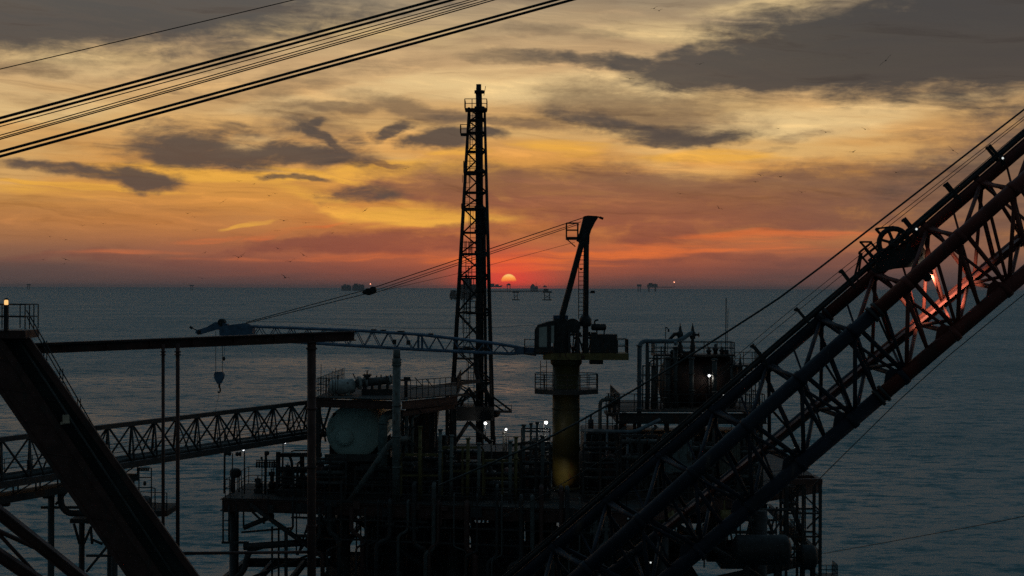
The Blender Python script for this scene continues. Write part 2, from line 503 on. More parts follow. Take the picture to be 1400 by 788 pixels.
    def ladder(s, a, b, w=0.45, step=0.35, side=(1, 0, 0), r=0.025, cage=0.0, back=(0, -1, 0)):
        a, b, sd = Vector(a), Vector(b), Vector(side).normalized()
        bkv = Vector(back)
        for k in (-1, 1):
            s.tube(a + sd * (k * w / 2), b + sd * (k * w / 2), r, 5)
        L = (b - a).length
        for i in range(1, int(L / step)):
            c = a.lerp(b, i * step / L)
            s.tube(c - sd * (w / 2), c + sd * (w / 2), r * 0.7, 4)
        if cage:
            nn = int((L - 2) / 0.9)
            for i in range(nn):
                c = a.lerp(b, (2 + i * 0.9) / L)
                s.path([c + sd * (math.cos(R(g)) * w * 0.8) + bkv * (math.sin(R(g)) * cage) for g in range(0, 181, 30)], r * 0.7, 4)
            for g in (30, 60, 90, 120, 150):
                o = sd * (math.cos(R(g)) * w * 0.8) + bkv * (math.sin(R(g)) * cage)
                s.tube(a.lerp(b, 2 / L) + o, b + o, r * 0.6, 4)
        return s

    def valve(s, c, r, axis=(1, 0, 0)):
        """flanged body, bonnet, stem and handwheel"""
        c, ax_ = Vector(c), Vector(axis).normalized()
        s.lathe(c - ax_ * r * 1.6, c + ax_ * r * 1.6, [(0, r * 1.2), (r * .4, r * 1.2), (r * .42, r * .7), (r * 1.0, r * .9), (r * 2.2, r * .9), (r * 2.78, r * .7), (r * 2.8, r * 1.2), (r * 3.2, r * 1.2)], 10)
        s.tube(c, c + Vector((0, 0, r * 2.6)), r * 0.45, 8, r * 0.3)
        s.tube(c + Vector((0, 0, r * 2.5)), c + Vector((0, 0, r * 2.7)), r * 1.1, 10)
        return s

    def build(s, name, m, parent=None, loc=None):
        me = bpy.data.meshes.new(name)
        o = bpy.data.objects.new(name, me)
        COL.objects.link(o)
        org = Vector((0, 0, 0))
        if parent is not None:
            o.parent = parent
            org = world_loc(parent)
        if loc is not None:
            o.location = Vector(loc) - org
            org = Vector(loc)
        me.from_pydata([x - org for x in s.v], [], s.f)
        me.polygons.foreach_set('use_smooth', s.smooth)
        me.materials.append(m)
        me.update()
        return o


def world_loc(o):
    l = o.location.copy()
    while o.parent:
        o = o.parent
        l += o.location
    return l


def tag(o, label, cat, group=None, kind=None):
    if label:
        o['label'] = label
    if cat:
        o['category'] = cat
    if group:
        o['group'] = group
    if kind:
        o['kind'] = kind
    return o


def thing(name, label, cat, loc, group=None):
    o = bpy.data.objects.new(name, None)
    COL.objects.link(o)
    o.location = loc
    o.empty_display_size = 0.2
    return tag(o, label, cat, group)


def solo(mb, name, m, label, cat, loc, group=None):
    return tag(mb.build(name, m, None, loc), label, cat, group)


def copy_thing(root, loc, label=None):
    c = root.copy()
    COL.objects.link(c)
    c.location = loc
    if label:
        c['label'] = label
    for ch in list(root.children):
        k = ch.copy()
        COL.objects.link(k)
        k.parent = c
        for g in list(ch.children):
            q = g.copy()
            COL.objects.link(q)
            q.parent = k
    return c


def mpx(n, Y):
    return n * Y / F


# ------------------------------------------------------------------ the sea
def sea_material():
    m = bpy.data.materials.new('sea_water')
    m.use_nodes = True
    t = NT(m.node_tree)
    b = m.node_tree.nodes['Principled BSDF']
    b.inputs['Base Color'].default_value = (0.046, 0.126, 0.140, 1)
    b.inputs['Roughness'].default_value = 0.22
    b.inputs['IOR'].default_value = 1.333
    co = t.n('ShaderNodeTexCoord').outputs['Object']
    sp = t.n('ShaderNodeSeparateXYZ')
    t.put(sp.inputs[0], co)
    # wave slopes as a wide spectrum of noise, crests lying mostly across the wind
    def slope(kx, scale, det, rough, seed):
        return t.m('SUBTRACT', t.noise(t.xyz(t.m('MULTIPLY', sp.outputs[0], kx), sp.outputs[1], seed), scale, det, rough), 0.5)
    sy = t.m('ADD', t.m('MULTIPLY', slope(0.60, 0.20, 7, 0.85, 1.0), 4.0), t.m('MULTIPLY', slope(0.5, 0.02, 3, 0.6, 4.0), 0.5))
    sxx = t.m('MULTIPLY', slope(0.8, 0.12, 8, 0.80, 9.0), 0.8)
    nv = t.n('ShaderNodeVectorMath', operation='NORMALIZE')
    t.put(nv.inputs[0], t.xyz(sxx, sy, 1.0))
    t.put(b.inputs['Normal'], nv.outputs[0])
    # wind lanes: broad patches of smoother and rougher water
    lane = t.noise(t.xyz(t.m('MULTIPLY', sp.outputs[0], 0.6), sp.outputs[1], 2.0), 0.006, 4, 0.6)
    # and one long slick off to the left of the platform
    qx = t.m('DIVIDE', t.m('ADD', sp.outputs[0], 75.0), 110.0)
    qy = t.m('DIVIDE', t.m('SUBTRACT', sp.outputs[1], 740.0), 330.0)
    slick = t.ss(t.m('ADD', t.m('ADD', t.m('MULTIPLY', qx, qx), t.m('MULTIPLY', qy, qy)), t.m('MULTIPLY', t.m('SUBTRACT', lane, 0.5), 3.0)), 0.2, 1.5, 0.10, 0.0)
    t.put(b.inputs['Roughness'], t.m('SUBTRACT', t.ss(lane, 0.35, 0.65, 0.40, 0.50), slick))
    return m


s = MB()
N = 64
rad = [0, 60, 200, 600, 2000, 8000, 40000, 200000]
s.v.append(Vector((0, 0, 0)))
for r_ in rad[1:]:
    s.v += [Vector((math.cos(2 * math.pi * i / N) * r_, math.sin(2 * math.pi * i / N) * r_, 0)) for i in range(N)]
for i in range(N):
    s.f.append((0, 1 + i, 1 + (i + 1) % N))
    for k in range(len(rad) - 2):
        a = 1 + k * N
        s.f.append((a + i, a + N + i, a + N + (i + 1) % N, a + (i + 1) % N))
s.smooth = [True] * len(s.f)
sea = s.build('sea', sea_material())
sea['kind'] = 'structure'


# ------------------------------------------------------------------ far platforms on and near the horizon
rnd = random.Random(7)


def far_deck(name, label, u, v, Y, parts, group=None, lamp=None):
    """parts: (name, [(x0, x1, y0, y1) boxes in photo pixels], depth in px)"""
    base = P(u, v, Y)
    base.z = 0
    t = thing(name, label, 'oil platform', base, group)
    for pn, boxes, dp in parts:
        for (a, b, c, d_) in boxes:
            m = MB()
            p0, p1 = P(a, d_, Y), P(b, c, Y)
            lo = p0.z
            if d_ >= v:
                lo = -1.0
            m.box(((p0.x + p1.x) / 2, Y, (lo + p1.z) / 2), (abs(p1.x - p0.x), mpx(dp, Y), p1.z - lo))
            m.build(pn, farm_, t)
    if lamp:
        m = MB()
        c = P(lamp[0], lamp[1], Y - mpx(6, Y))
        m.lathe(c - Vector((0, 0, mpx(.9, Y))), c + Vector((0, 0, mpx(.9, Y))), [(0, mpx(.4, Y)), (mpx(.9, Y), mpx(.9, Y)), (mpx(1.8, Y), mpx(.4, Y))], 8)
        m.build('flare_flame', red_lamp, t)
    return t


YF = 5900.0
far_deck('gas_complex', 'large dark platform complex with stacked decks low behind the lattice flare tower', 640, 410, YF, [
    ('leg', [(616.5, 618, 403, 411), (621.5, 623, 403, 411), (630, 632, 404, 411), (637, 639, 404, 411), (644, 646, 404, 411), (652, 654, 404, 411)], 12),
    ('deck', [(615, 624, 401, 409), (627, 656, 404, 408.5)], 16),
    ('topside_module', [(616, 623, 397, 401), (628, 655, 396, 404), (630, 651, 389, 396), (633, 645, 382, 389), (621, 630, 398, 400)], 14),
    ('derrick', [(636, 639, 375, 382), (647, 648, 380, 389), (641, 642, 378, 382)], 2)])
t = thing('bridge_link', 'long thin footbridge on two leg towers crossing the sea below the setting sun', 'bridge', Vector((P(710, 410, YF).x, YF, 0)))
m = MB()
for a, b, c, d_ in ((656, 750, 397.6, 399.4),):
    p0, p1 = P(a, 398.9, YF), P(b, 398.9, YF)
    m.bar(p0, p1, mpx(3, YF), mpx(.9, YF))
    for k in range(48):
        q0, q1 = p0.lerp(p1, k / 48), p0.lerp(p1, (k + 1) / 48)
        o = Vector((0, 0, mpx(1.3, YF)))
        m.bar(q0 if k % 2 else q0 + o, q1 + o if k % 2 else q1, mpx(.25, YF))
    m.bar(p0 + Vector((0, 0, mpx(1.5, YF))), p1 + Vector((0, 0, mpx(1.5, YF))), mpx(.3, YF))
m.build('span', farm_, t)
for u0, u1 in ((703, 707.5), (744.5, 751.5)):
    m = MB()
    for uu in (u0, u1):
        a = P(uu, 399, YF)
        for dy in (-25, 25):
            m.tube((a.x, YF + dy, -2), (a.x, YF + dy, a.z), mpx(.45, YF), 6)
    a, b = P(u0, 399, YF), P(u1, 399, YF)
    for z0, z1 in ((6, 18), (18, 6)):
        m.tube((a.x, YF - 25, z0), (b.x, YF - 25, z1), mpx(.3, YF), 5)
    m.box(((a.x + b.x) / 2, YF, a.z - 1), (b.x - a.x + 12, 60, 6))
    m.box(((a.x + b.x) / 2, YF, 1), (b.x - a.x + 14, 62, 4))
    if u0 > 740:
        m.box(((a.x + b.x) / 2 - 4, YF, a.z + 5), (b.x - a.x - 2, 50, 9))
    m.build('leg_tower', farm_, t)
YH = 21000.0
far_deck('horizon_platform', 'low cluster of far platforms on the horizon just right of the flare tower', 676, 393.5, YH, [
    ('deck', [(668, 686, 391, 393)], 6), ('topside_module', [(668, 671, 384, 391), (671, 676, 388, 391), (677, 682, 389, 391), (684, 687, 390.3, 391)], 5)])
far_deck('horizon_platform', 'tiny boxy platform on the horizon directly below the sun disc', 695, 394.2, YH, [
    ('leg', [(693, 694, 390, 394.6), (697, 698, 390, 394.6)], 3), ('topside_module', [(692.6, 698.2, 388.6, 390.6), (694, 697, 387.8, 388.6)], 4)])
far_deck('horizon_platform', 'small far platform with a thin mast on the horizon right of the sun', 729, 394.3, YH, [
    ('deck', [(725, 735.5, 391.6, 394.6)], 4), ('topside_module', [(726, 731, 389.6, 391.6), (727.5, 729.5, 388.4, 389.6)], 4), ('mast', [(732.6, 733.1, 386.5, 391.6)], .6)])
far_deck('horizon_platform', 'tiny far platform on thin legs above the end tower of the footbridge', 745, 394.3, YH, [
    ('leg', [(743.6, 744.3, 392.6, 394.6), (746, 746.7, 392.6, 394.6)], 2), ('topside_module', [(742.4, 747.6, 391.4, 392.8), (744, 746, 390.4, 391.4)], 3)])
far_deck('horizon_platform', 'wide hazy platform pair with a lit red flare, on the horizon left of the tower', 482, 393.2, YH, [
    ('deck', [(467, 480, 390.6, 393.6), (482, 498, 390.3, 393.6)], 6), ('topside_module', [(470, 473, 388.8, 390.6), (474, 478, 389.6, 390.6), (484, 489, 388, 390.3), (490, 493, 388.8, 390.3), (494, 496.5, 389, 390.3)], 5),
    ('flare_mast', [(506.2, 506.6, 389, 393.6)], .6)], lamp=(506.4, 388.6))
far_deck('horizon_platform', 'hazy block platform with a flare boom on the horizon right of the pedestal crane', 885, 394.8, YH, [
    ('leg', [(872, 873, 391, 395), (875, 876, 391, 395), (886, 888, 391, 395), (895, 897, 391, 395)], 4), ('topside_module', [(871, 877, 389, 392), (885, 899, 389, 393.4), (887, 892, 387.2, 389), (893, 897, 388.2, 389)], 5),
    ('flare_boom', [(899, 922, 392.6, 393.2), (921.6, 922, 386.5, 393)], .6)], lamp=(921.8, 386))
far_deck('horizon_platform', 'speck of a platform alone on the horizon at far left', 39, 392, YH, [
    ('leg', [(37.6, 38.2, 390, 392.4), (40, 40.6, 390, 392.4)], 2), ('topside_module', [(36.8, 41.4, 388.4, 390.2)], 3)])
far_deck('horizon_platform', 'speck of a platform on the horizon above the hook block of the lowered crane', 262, 392.8, YH, [
    ('leg', [(260.6, 261.2, 391, 393.2), (263, 263.6, 391, 393.2)], 2), ('topside_module', [(259.4, 265, 389.8, 391.2)], 3)])


# ------------------------------------------------------------------ foreground: boom rest on the left
def line_u(v, p, q):
    return p[0] + (q[0] - p[0]) * (v - p[1]) / (q[1] - p[1])


YG = 45.0
rest = thing('boom_rest', 'rust brown boom rest with inclined box leg, lamp and long level crossbeam', 'steel frame', P(220, 860, YG))
L0, L1 = (1.5, 540), (173, 788)
M0, M1 = (50, 540), (217, 788)
R0, R1 = (88, 540), (264, 788)


def gp(v, a, b, dy=0.0):
    return P(line_u(v, a, b), v, YG) + Vector((0, dy, 0))


m = MB()
vt, vb = 452, 870
# front box of the leg
m.prism([gp(vt, L0, L1), gp(vb, L0, L1), gp(vb, M0, M1), gp(vt, M0, M1)], (0, 0.62, 0))
m.build('inclined_leg', brown, rest)
m = MB()
off = Vector((0, .26, 0))
m.prism([gp(vt, M0, M1, .3) + Vector((.004, 0, 0)), gp(vb, M0, M1, .3) + Vector((.004, 0, 0)), gp(vb, R0, R1, .3), gp(vt, R0, R1, .3)], (0, 0.3, 0))
for dv in range(0, 400, 26):
    a, b = gp(470 + dv, M0, M1, .28), gp(470 + dv, R0, R1, .28)
    m.bar(a + Vector((.02, 0, 0)), b - Vector((.02, 0, 0)), 0.03, 0.05)
m.build('walkway', deckm, rest)
for (A, B, w_, off_) in ((M0, M1, .07, -.03), (R0, R1, .10, .20)):
    m = MB()
    m.bar(gp(vt + 4, A, B, off_), gp(vb, A, B, off_), w_, .16)
    m.build('edge_flange', brown, rest)
m = MB()
for o in (-26, -20):
    a0, a1 = (M0[0] + 26 + o * .2, M0[1]), (M1[0] + 22 + o * .2, M1[1])
    m.tube(gp(470, a0, a1, .2), gp(860, a0, a1, .2), .022, 6)
m.build('conduit', grey, rest)
m = MB()
m.box(P(90, 573, YG - .05), (.16, .16, .20), .3)
m.bar(P(83, 579, YG - .04), P(95, 577, YG - .04), .07, .07)
m.build('cable_clamp', mat('lit_tan', (0.50, 0.36, 0.26), .5), rest)  # bright tan stands in for light falling on this small fitting
m = MB()
pa, pb = P(-40, 456, YG), P(37, 456, YG)
m.box(((pa.x + pb.x) / 2, YG + .5, pa.z - .02), (pb.x - pa.x, 1.3, .20))
m.build('platform_floor', brown, rest)
m = MB()
z0 = P(0, 450, YG).z
c = [Vector((pa.x, YG - .12, z0)), Vector((pb.x - .02, YG - .12, z0)), Vector((pb.x - .02, YG + 1.12, z0)), Vector((pa.x, YG + 1.12, z0))]
m.rail(c, h=.62, gap=.42, r=.016, mid=2)
m.build('platform_railing', steel, rest)
m = MB()
rl0, rl1 = (36, 424), (133, 592)
for k, dv in ((0, 0), (1, 8)):
    m.tube(P(rl0[0], rl0[1] + dv, YG + .4), P(rl1[0] - k * 2, rl1[1] + dv, YG + .4), .016, 6)
for (uu, vv) in ((60, 466), (82, 504), (106, 545), (128, 583)):
    for du in (0, 4):
        a = P(uu + du, vv, YG + .4)
        bq = P(uu + du, vv + 30, YG + .4)
        m.tube(a, bq, .014, 5)
m.build('stair_handrail', steel, rest)
m = MB()
a = P(8.5, 452, YG - .2)
b = P(8.5, 417, YG - .2)
m.bar(a, b, .10, .10)
post = m.build('lamp_post', steel, rest)
m = MB()
m.lathe(b, b + Vector((0, 0, .14)), [(0, .035), (.01, .05), (.10, .05), (.13, .03)], 10)
m.build('lamp_lens', warm_lamp, post)
m = MB()
bt = b + Vector((0, 0, .125))
m.lathe(bt, bt + Vector((0, 0, .05)), [(0, .066), (.02, .06), (.05, .02)], 10)
m.build('lamp_cap', steel, post)
m = MB()
for dv in range(486, 860, 44):
    a, b = gp(dv, L0, L1, -.012), gp(dv + 8, M0, M1, -.012)
    m.bar(a.lerp(b, .06), a.lerp(b, .94), .02, .035)
m.bar(gp(vt + 6, (L0[0] + 3, L0[1]), (L1[0] + 3, L1[1]), -.02), gp(vb, (L0[0] + 3, L0[1]), (L1[0] + 3, L1[1]), -.02), .035, .10)
m.build('web_stiffener', brown, rest)
# crossbeam
m = MB()
m.ibeam(P(-40, 480, YG + 1.0), P(484, 459.3, YG + 6.0), .30, .28, .035)
for uu in range(20, 480, 58):
    f_ = (uu + 40) / 524
    a, b = P(-40, 480, YG + 1.0), P(484, 459.3, YG + 6.0)
    c = a.lerp(b, f_)
    m.box(c, (.02, .28, .205))
m.build('crossbeam', brown, rest)
m = MB()
a, b = P(20, 473.5, YG + 1.4), P(480, 453.2, YG + 5.9)
m.tube(a, b, .028, 6)
m.build('beam_pipe', grey, rest)
YP = 51.0
m = MB()
m.tube(P(426, 466, YP - .6), P(426, 880, YP - .6), mpx(6, YP), 16)
for v0 in (478, 560, 640, 720):
    a = P(426, v0, YP - .6)
    m.tube(a, a + Vector((0, 0, .05)), mpx(7.6, YP), 16)
m.build('support_post', brown, rest)
for (uu, v0, v1, w_) in ((223, 470, 738, 2.3), (243, 469, 757, 2.7)):
    m = MB()
    YY = 48.2
    m.tube(P(uu, v0 + 1, YY), P(uu, v1 + 60, YY), mpx(w_, YY), 10)
    for vv in (482, 486):
        a = P(uu, vv, YY)
        m.tube(a, a + Vector((0, 0, .03)), mpx(w_ * 1.7, YY), 10)
    m.build('hanger_post', brown, rest)
m = MB()
m.tube(P(243, 757, 48.2), P(426, 755, YP - .6), .045, 8)
m.build('tie_pipe', brown, rest)

brace = thing('brace_frame', 'rusty crossed pipe braces rising into the lower left corner', 'steel frame', P(0, 850, 39))
for (a, b, w_) in (((-40, 670), (170, 838), 15), ((-40, 733), (60, 800), 15)):
    m = MB()
    m.ibeam(P(*a, 39), P(*b, 39), mpx(w_, 39), mpx(w_, 39), .03)
    m.build('brace_beam', brown, brace)
for pts, w_ in (([(-40, 705), (0, 727), (55, 752), (110, 790), (140, 812)], 3.4), ([(-30, 700), (0, 732), (52, 788), (70, 808)], 2.8)):
    m = MB()
    m.path([P(*q, 39.4) for q in pts], mpx(w_, 39), 8)
    m.build('brace_pipe', brown, brace)

# ------------------------------------------------------------------ overhead ropes, upper left
ROPES = [((-40, 104.5), (460, -14), .0078, 'single thin wire rope crossing the top left corner, highest of the overhead ropes'),
         ((-40, 173), (640, -12), .0235, 'thick black overhead rope, upper of the upper thick pair'),
         ((-40, 179.5), (670, -14), .0215, 'thick black overhead rope, lower of the upper thick pair'),
         ((-40, 184.5), (690, -13), .0080, 'thin overhead rope hugging the underside of the upper thick pair'),
         ((-40, 197), (705, -15), .0085, 'thin overhead rope, top one of the close trio between the two thick pairs'),
         ((-40, 200.3), (715, -14), .0085, 'thin overhead rope, middle one of the close trio between the two thick pairs'),
         ((-40, 202.4), (725, -14), .0100, 'overhead rope, bottom one of the close trio between the two thick pairs'),
         ((-40, 219), (815, -15), .0225, 'thick black overhead rope, upper of the lowest thick pair'),
         ((-40, 225.5), (836, -15), .0235, 'thick black overhead rope, lowest of all the ropes at upper left')]
for i, (a, b, r_, lab) in enumerate(ROPES):
    Ya, Yb = 25.0 + (i % 3) * .4, 27.5 + (i % 3) * .4
    A, B = P(*a, Ya), P(*b, Yb)
    # carry the ropes well past the picture on both ends
    dd = B - A
    A2, B2 = A - dd * 0.6, B + dd * 0.9
    m = MB()
    n = 24
    sag = .035
    pts = []
    for k in range(n + 1):
        tt = k / n
        q = A2.lerp(B2, tt)
        q.z += sag * (4 * (tt - .5) ** 2 - .12)
        pts.append(q)
    m.path(pts, r_ * (1.0 if r_ > .02 else 1.0), 6)
    solo(m, 'wire_rope', ropem, lab, 'rope', A2, 'ropes overhead at upper left')

# ------------------------------------------------------------------ big lattice crane boom, right foreground
YN, YR = 34.0, 36.2


def cl(a, b, u, Y):
    return P(u, a[1] + (b[1] - a[1]) * (u - a[0]) / (b[0] - a[0]), Y)


def c1(u, Y=YR): return cl((717, 785), (1400, 200), u, Y)
def c2(u, Y=YN): return cl((790, 788), (1400, 246), u, Y)
def c3(u, Y=YR): return cl((958, 684), (1400, 324), u, Y)
def c4(u, Y=YN): return cl((917, 786), (1400, 375), u, Y)


boom = thing('lattice_crane_boom', 'huge lattice crane boom, blue below and red above, slanting up across the right foreground', 'crane boom', c4(800))
SEC = {'c1': 1128, 'c2': 1196, 'c3': 1190, 'c4': 1205}
for key, fn, u0, u1, r_ in (('c1', c1, 600, 1520, .125), ('c2', c2, 690, 1520, .137), ('c3', c3, 740, 1520, .115), ('c4', c4, 800, 1520, .145)):
    s_ = SEC[key]
    m = MB()
    m.tube(fn(u0), fn(s_ - .5), r_, 14)
    o = m.build('chord', bluep, boom)
    o['label'] = 'blue lower boom chord'
    m = MB()
    m.tube(fn(s_ + .5), fn(u1), r_, 14)
    o = m.build('chord', redp, boom)
    o['label'] = 'red upper boom chord'
    m = MB()
    for du in (-5, 2):
        a, b = fn(s_ + du), fn(s_ + du + 3)
        m.tube(a, b, r_ * 1.28, 14)
    m.build('section_joint', steel, boom)
ks = range(-8, 5)
n1 = [1195 + 73 * k for k in ks]
n2 = [1240 + 73 * k for k in ks]
n3 = [1254 + 70 * k for k in ks]
n4 = [1305 + 70 * k for k in ks]
for sec in ('blue', 'red'):
    faces = {'near_lacing': MB(), 'far_lacing': MB(), 'top_lacing': MB(), 'bottom_lacing': MB(), 'cross_frame': MB()}
    for i in range(len(n1)):
        isred = n2[i] > 1196
        if isred != (sec == 'red'):
            continue
        j = min(i + 1, len(n1) - 1)
        mid2 = (n2[i] + n2[i] + 73) / 2
        mid1 = (n1[i] + n1[i] + 73) / 2
        nl, fl = faces['near_lacing'], faces['far_lacing']
        nl.tube(c2(n2[i] - 6), c4(n4[i] - 34), .042, 8)
        nl.tube(c2(n2[i] + 6), c4(n4[i] + 4), .046, 8)
        nl.tube(c2(n2[i] + 2), c4(n4[i] - 66), .042, 8)
        fl.tube(c1(n1[i] - 6), c3(n3[i] - 34), .040, 8)
        fl.tube(c1(n1[i] + 6), c3(n3[i] + 4), .042, 8)
        fl.tube(c1(n1[i] + 2), c3(n3[i] - 62), .038, 8)
        tl = faces['top_lacing']
        tl.tube(c1(n1[i]), c2(n2[i]), .045, 8)
        tl.tube(c1(n1[i]), c2(n2[i] - 70), .045, 8)
        tl.tube(c1(n1[i] + 4), c2(n2[i] + 2) + Vector((0, 0, -.12)), .035, 8)
        bl = faces['bottom_lacing']
        bl.tube(c3(n3[i]), c4(n4[i]), .05, 8)
        bl.tube(c3(n3[i]), c4(n4[i] - 66), .042, 8)
        bl.tube(c3(n3[i] - 4), c4(n4[i] - 4) + Vector((0, 0, .3)), .035, 8)
        cf = faces['cross_frame']
        cf.tube(c1(n1[i]), c4(n4[i]), .034, 8)
        cf.tube(c2(n2[i]), c3(n3[i]), .034, 8)
        # clamp collars and a finer set of inner stays
        for fn_, uu_, r_ in ((c2, n2[i], .137), (c4, n4[i], .145), (c1, n1[i], .125), (c3, n3[i], .115)):
            cf.tube(fn_(uu_ - 3), fn_(uu_ + 3), r_ * 1.16, 12)
        cf.tube(c2(n2[i] + 30), c3(n3[i] + 34), .026, 6)
        cf.tube(c1(n1[i] + 34), c4(n4[i] - 34), .024, 6)
        nl.tube(c2(n2[i] + 40), c4(n4[i] + 4), .034, 8)
        bl.tube(c3(n3[i] + 34), c4(n4[i] + 2), .03, 6)
        # gusset plates where the lacing meets the lower chord
        g = c4(n4[i] - 8)
        ax_ = (c4(n4[i]) - c4(n4[i] - 30)).normalized()
        up_ = Vector((-ax_.z, 0, ax_.x))
        nl.prism([g - ax_ * .24 + up_ * .12, g + ax_ * .22 + up_ * .12, g + ax_ * .07 + up_ * .28, g - ax_ * .05 + up_ * .28], (0, .03, 0))
    for nm, mb in faces.items():
        o = mb.build(nm, redp if sec == 'red' else bluep, boom)
        o['label'] = ('red' if sec == 'red' else 'blue') + ' ' + nm.replace('_', ' ')
# service pipe laid beside the upper far chord
m = MB()
up1 = Vector((-.10, 0, .16))
m.tube(c1(640) + up1, c1(1520) + up1, .05, 8)
m.tube(c1(640, YR - .3) + up1 * 1.3, c1(1520, YR - .3) + up1 * 1.3, .022, 6)
m.build('service_pipe', steel, boom)
m = MB()
m.bar(c3(900, YR - .25) + Vector((0, 0, .02)), c3(1180, YR - .25) + Vector((0, 0, .02)), .30, .05)
m.bar(c3(1180, YR - .25) + Vector((0, 0, .02)), c3(1520, YR - .25) + Vector((0, 0, .02)), .30, .05)
m.build('boom_walkway', redp, boom)
# rope roller posts
for (tu, tv, bu, bv) in ((1347, 200, 1368, 226), (1289, 251, 1309, 276), (1232, 299, 1251, 322), (1146, 369, 1165, 394), (1085, 421, 1108, 448), (1025, 471, 1047, 498)):
    m = MB()
    for dx_, dy_ in ((0, 0), (.075, .5)):
        o = Vector((dx_, dy_ - .3, 0))
        m.bar(P(tu, tv, YR) + o, P(bu, bv, YR) + o, .055, .055)
    m.tube(P(tu + 2, tv + 3, YR - .35), P(tu + 2, tv + 3, YR + .3) + Vector((.075, 0, 0)), .03, 8)
    m.build('rope_roller_post', steel, boom)
# sheave and its bracket on the far top chord
sc_ = P(1222, 333, YR - .1)
m = MB()
Rr = .34
m.path([sc_ + Vector((math.cos(R(g)) * Rr * .88, 0, math.sin(R(g)) * Rr * .88)) for g in range(0, 361, 15)], .055, 8)
m.lathe(sc_ - Vector((0, .09, 0)), sc_ + Vector((0, .09, 0)), [(0, .07), (.02, .10), (.16, .10), (.18, .07)], 12)
for k in range(7):
    g = R(k * 51.4 + 10)
    m.bar(sc_, sc_ + Vector((math.cos(g) * Rr * .86, 0, math.sin(g) * Rr * .86)), .085, .05)
m.build('sheave', steel, boom)
m = MB()
pp = [P(*q, YR + .05) for q in ((1199, 338), (1206, 356), (1196, 372), (1222, 366), (1252, 362), (1262, 350), (1250, 336), (1240, 348), (1222, 352), (1207, 345))]
m.prism([P(*q, YR - .28) for q in ((1200, 340), (1196, 374), (1222, 368), (1258, 364), (1264, 354), (1246, 338), (1236, 344))][::-1], (0, .06, 0))
m.prism([P(*q, YR + .16) for q in ((1203, 340), (1190, 374), (1222, 368), (1262, 358), (1268, 346), (1254, 326), (1244, 332), (1222, 338))][::-1], (0, .04, 0))
m.build('sheave_bracket', steel, boom)
m = MB()
for dy in (-.45, .35):
    pts = [P(*q, YR + dy) for q in ((1176, 331), (1192, 331), (1197, 313))]
    m.tube(pts[0], pts[1], .02, 5)
    m.tube(P(1197, 313, YR + dy), P(1206, 323, YR + dy), .03, 5)
    m.tube(P(1197, 313, YR + dy), P(1222, 310, YR + dy), .02, 5)
    m.tube(P(1199, 357, YR - .46), P(1199, 357, YR + .36), .024, 5)
    m.tube(P(1176, 331, YR - .46), P(1176, 331, YR + .36), .02, 5)
    for a, b in (((1176, 331), (1199, 357)), ((1190, 331), (1207, 352)), ((1176, 347), (1166, 388)), ((1178, 346), (1172, 384)), ((1174, 346), (1195, 371)), ((1183, 341), (1203, 366)), ((1174, 346), (1190, 333)), ((1187, 357), (1207, 340)), ((1180, 352), (1199, 336))):
        m.tube(P(*a, YR + dy), P(*b, YR + dy), .024, 5)
m.build('sheave_guard', steel, boom)
# small lamps on the boom
for (uu, vv) in ((1371, 216.5), (1253, 313.5)):
    c = P(uu, vv, YR - .45)
    m = MB()
    m.lathe(c + Vector((0, .16, 0)), c, [(0, .03), (.05, .06), (.13, .065), (.16, .06)], 12)
    m.bar(c + Vector((0, .1, -.05)), P(uu, vv + 11, YR - .3), .03)
    o = m.build('floodlight', steel, boom)
    m = MB()
    m.lathe(c + Vector((0, .002, 0)), c - Vector((0, .015, 0)), [(0, .024), (.017, .016)], 10)
    m.build('lens', dim_lamp, o)
# work lamp inside the boom that lights the red chord and lacing
lampc = P(1268, 380, 34.32)
aim = (c3(1296) - lampc).normalized()
m = MB()
m.lathe(lampc - aim * .2, lampc, [(0, .04), (.05, .075), (.16, .085), (.185, .085)], 12)
m.bar(lampc - aim * .1, c2(1268) + Vector((0, .1, -.05)), .03)
o = m.build('work_lamp', steel, boom)
m = MB()
aim = (c3(1296) - lampc).normalized()
m.lathe(lampc - aim * .012, lampc + aim * .013, [(0, .05), (.025, .03)], 10)
m.build('lens', warm_lamp, o)
ld = bpy.data.lights.new('work_lamp_light', 'SPOT')
ld.energy = 1000
ld.color = (1.0, .84, .60)
ld.spot_size = R(72)
ld.spot_blend = .9
ld.shadow_soft_size = .06
lo = bpy.data.objects.new('work_lamp_light', ld)
COL.objects.link(lo)
lo.location = lampc + aim * .06
lo.rotation_euler = (-(c3(1296) + Vector((0, -.05, -.10)) - lo.location)).to_track_quat('Z', 'Y').to_euler()

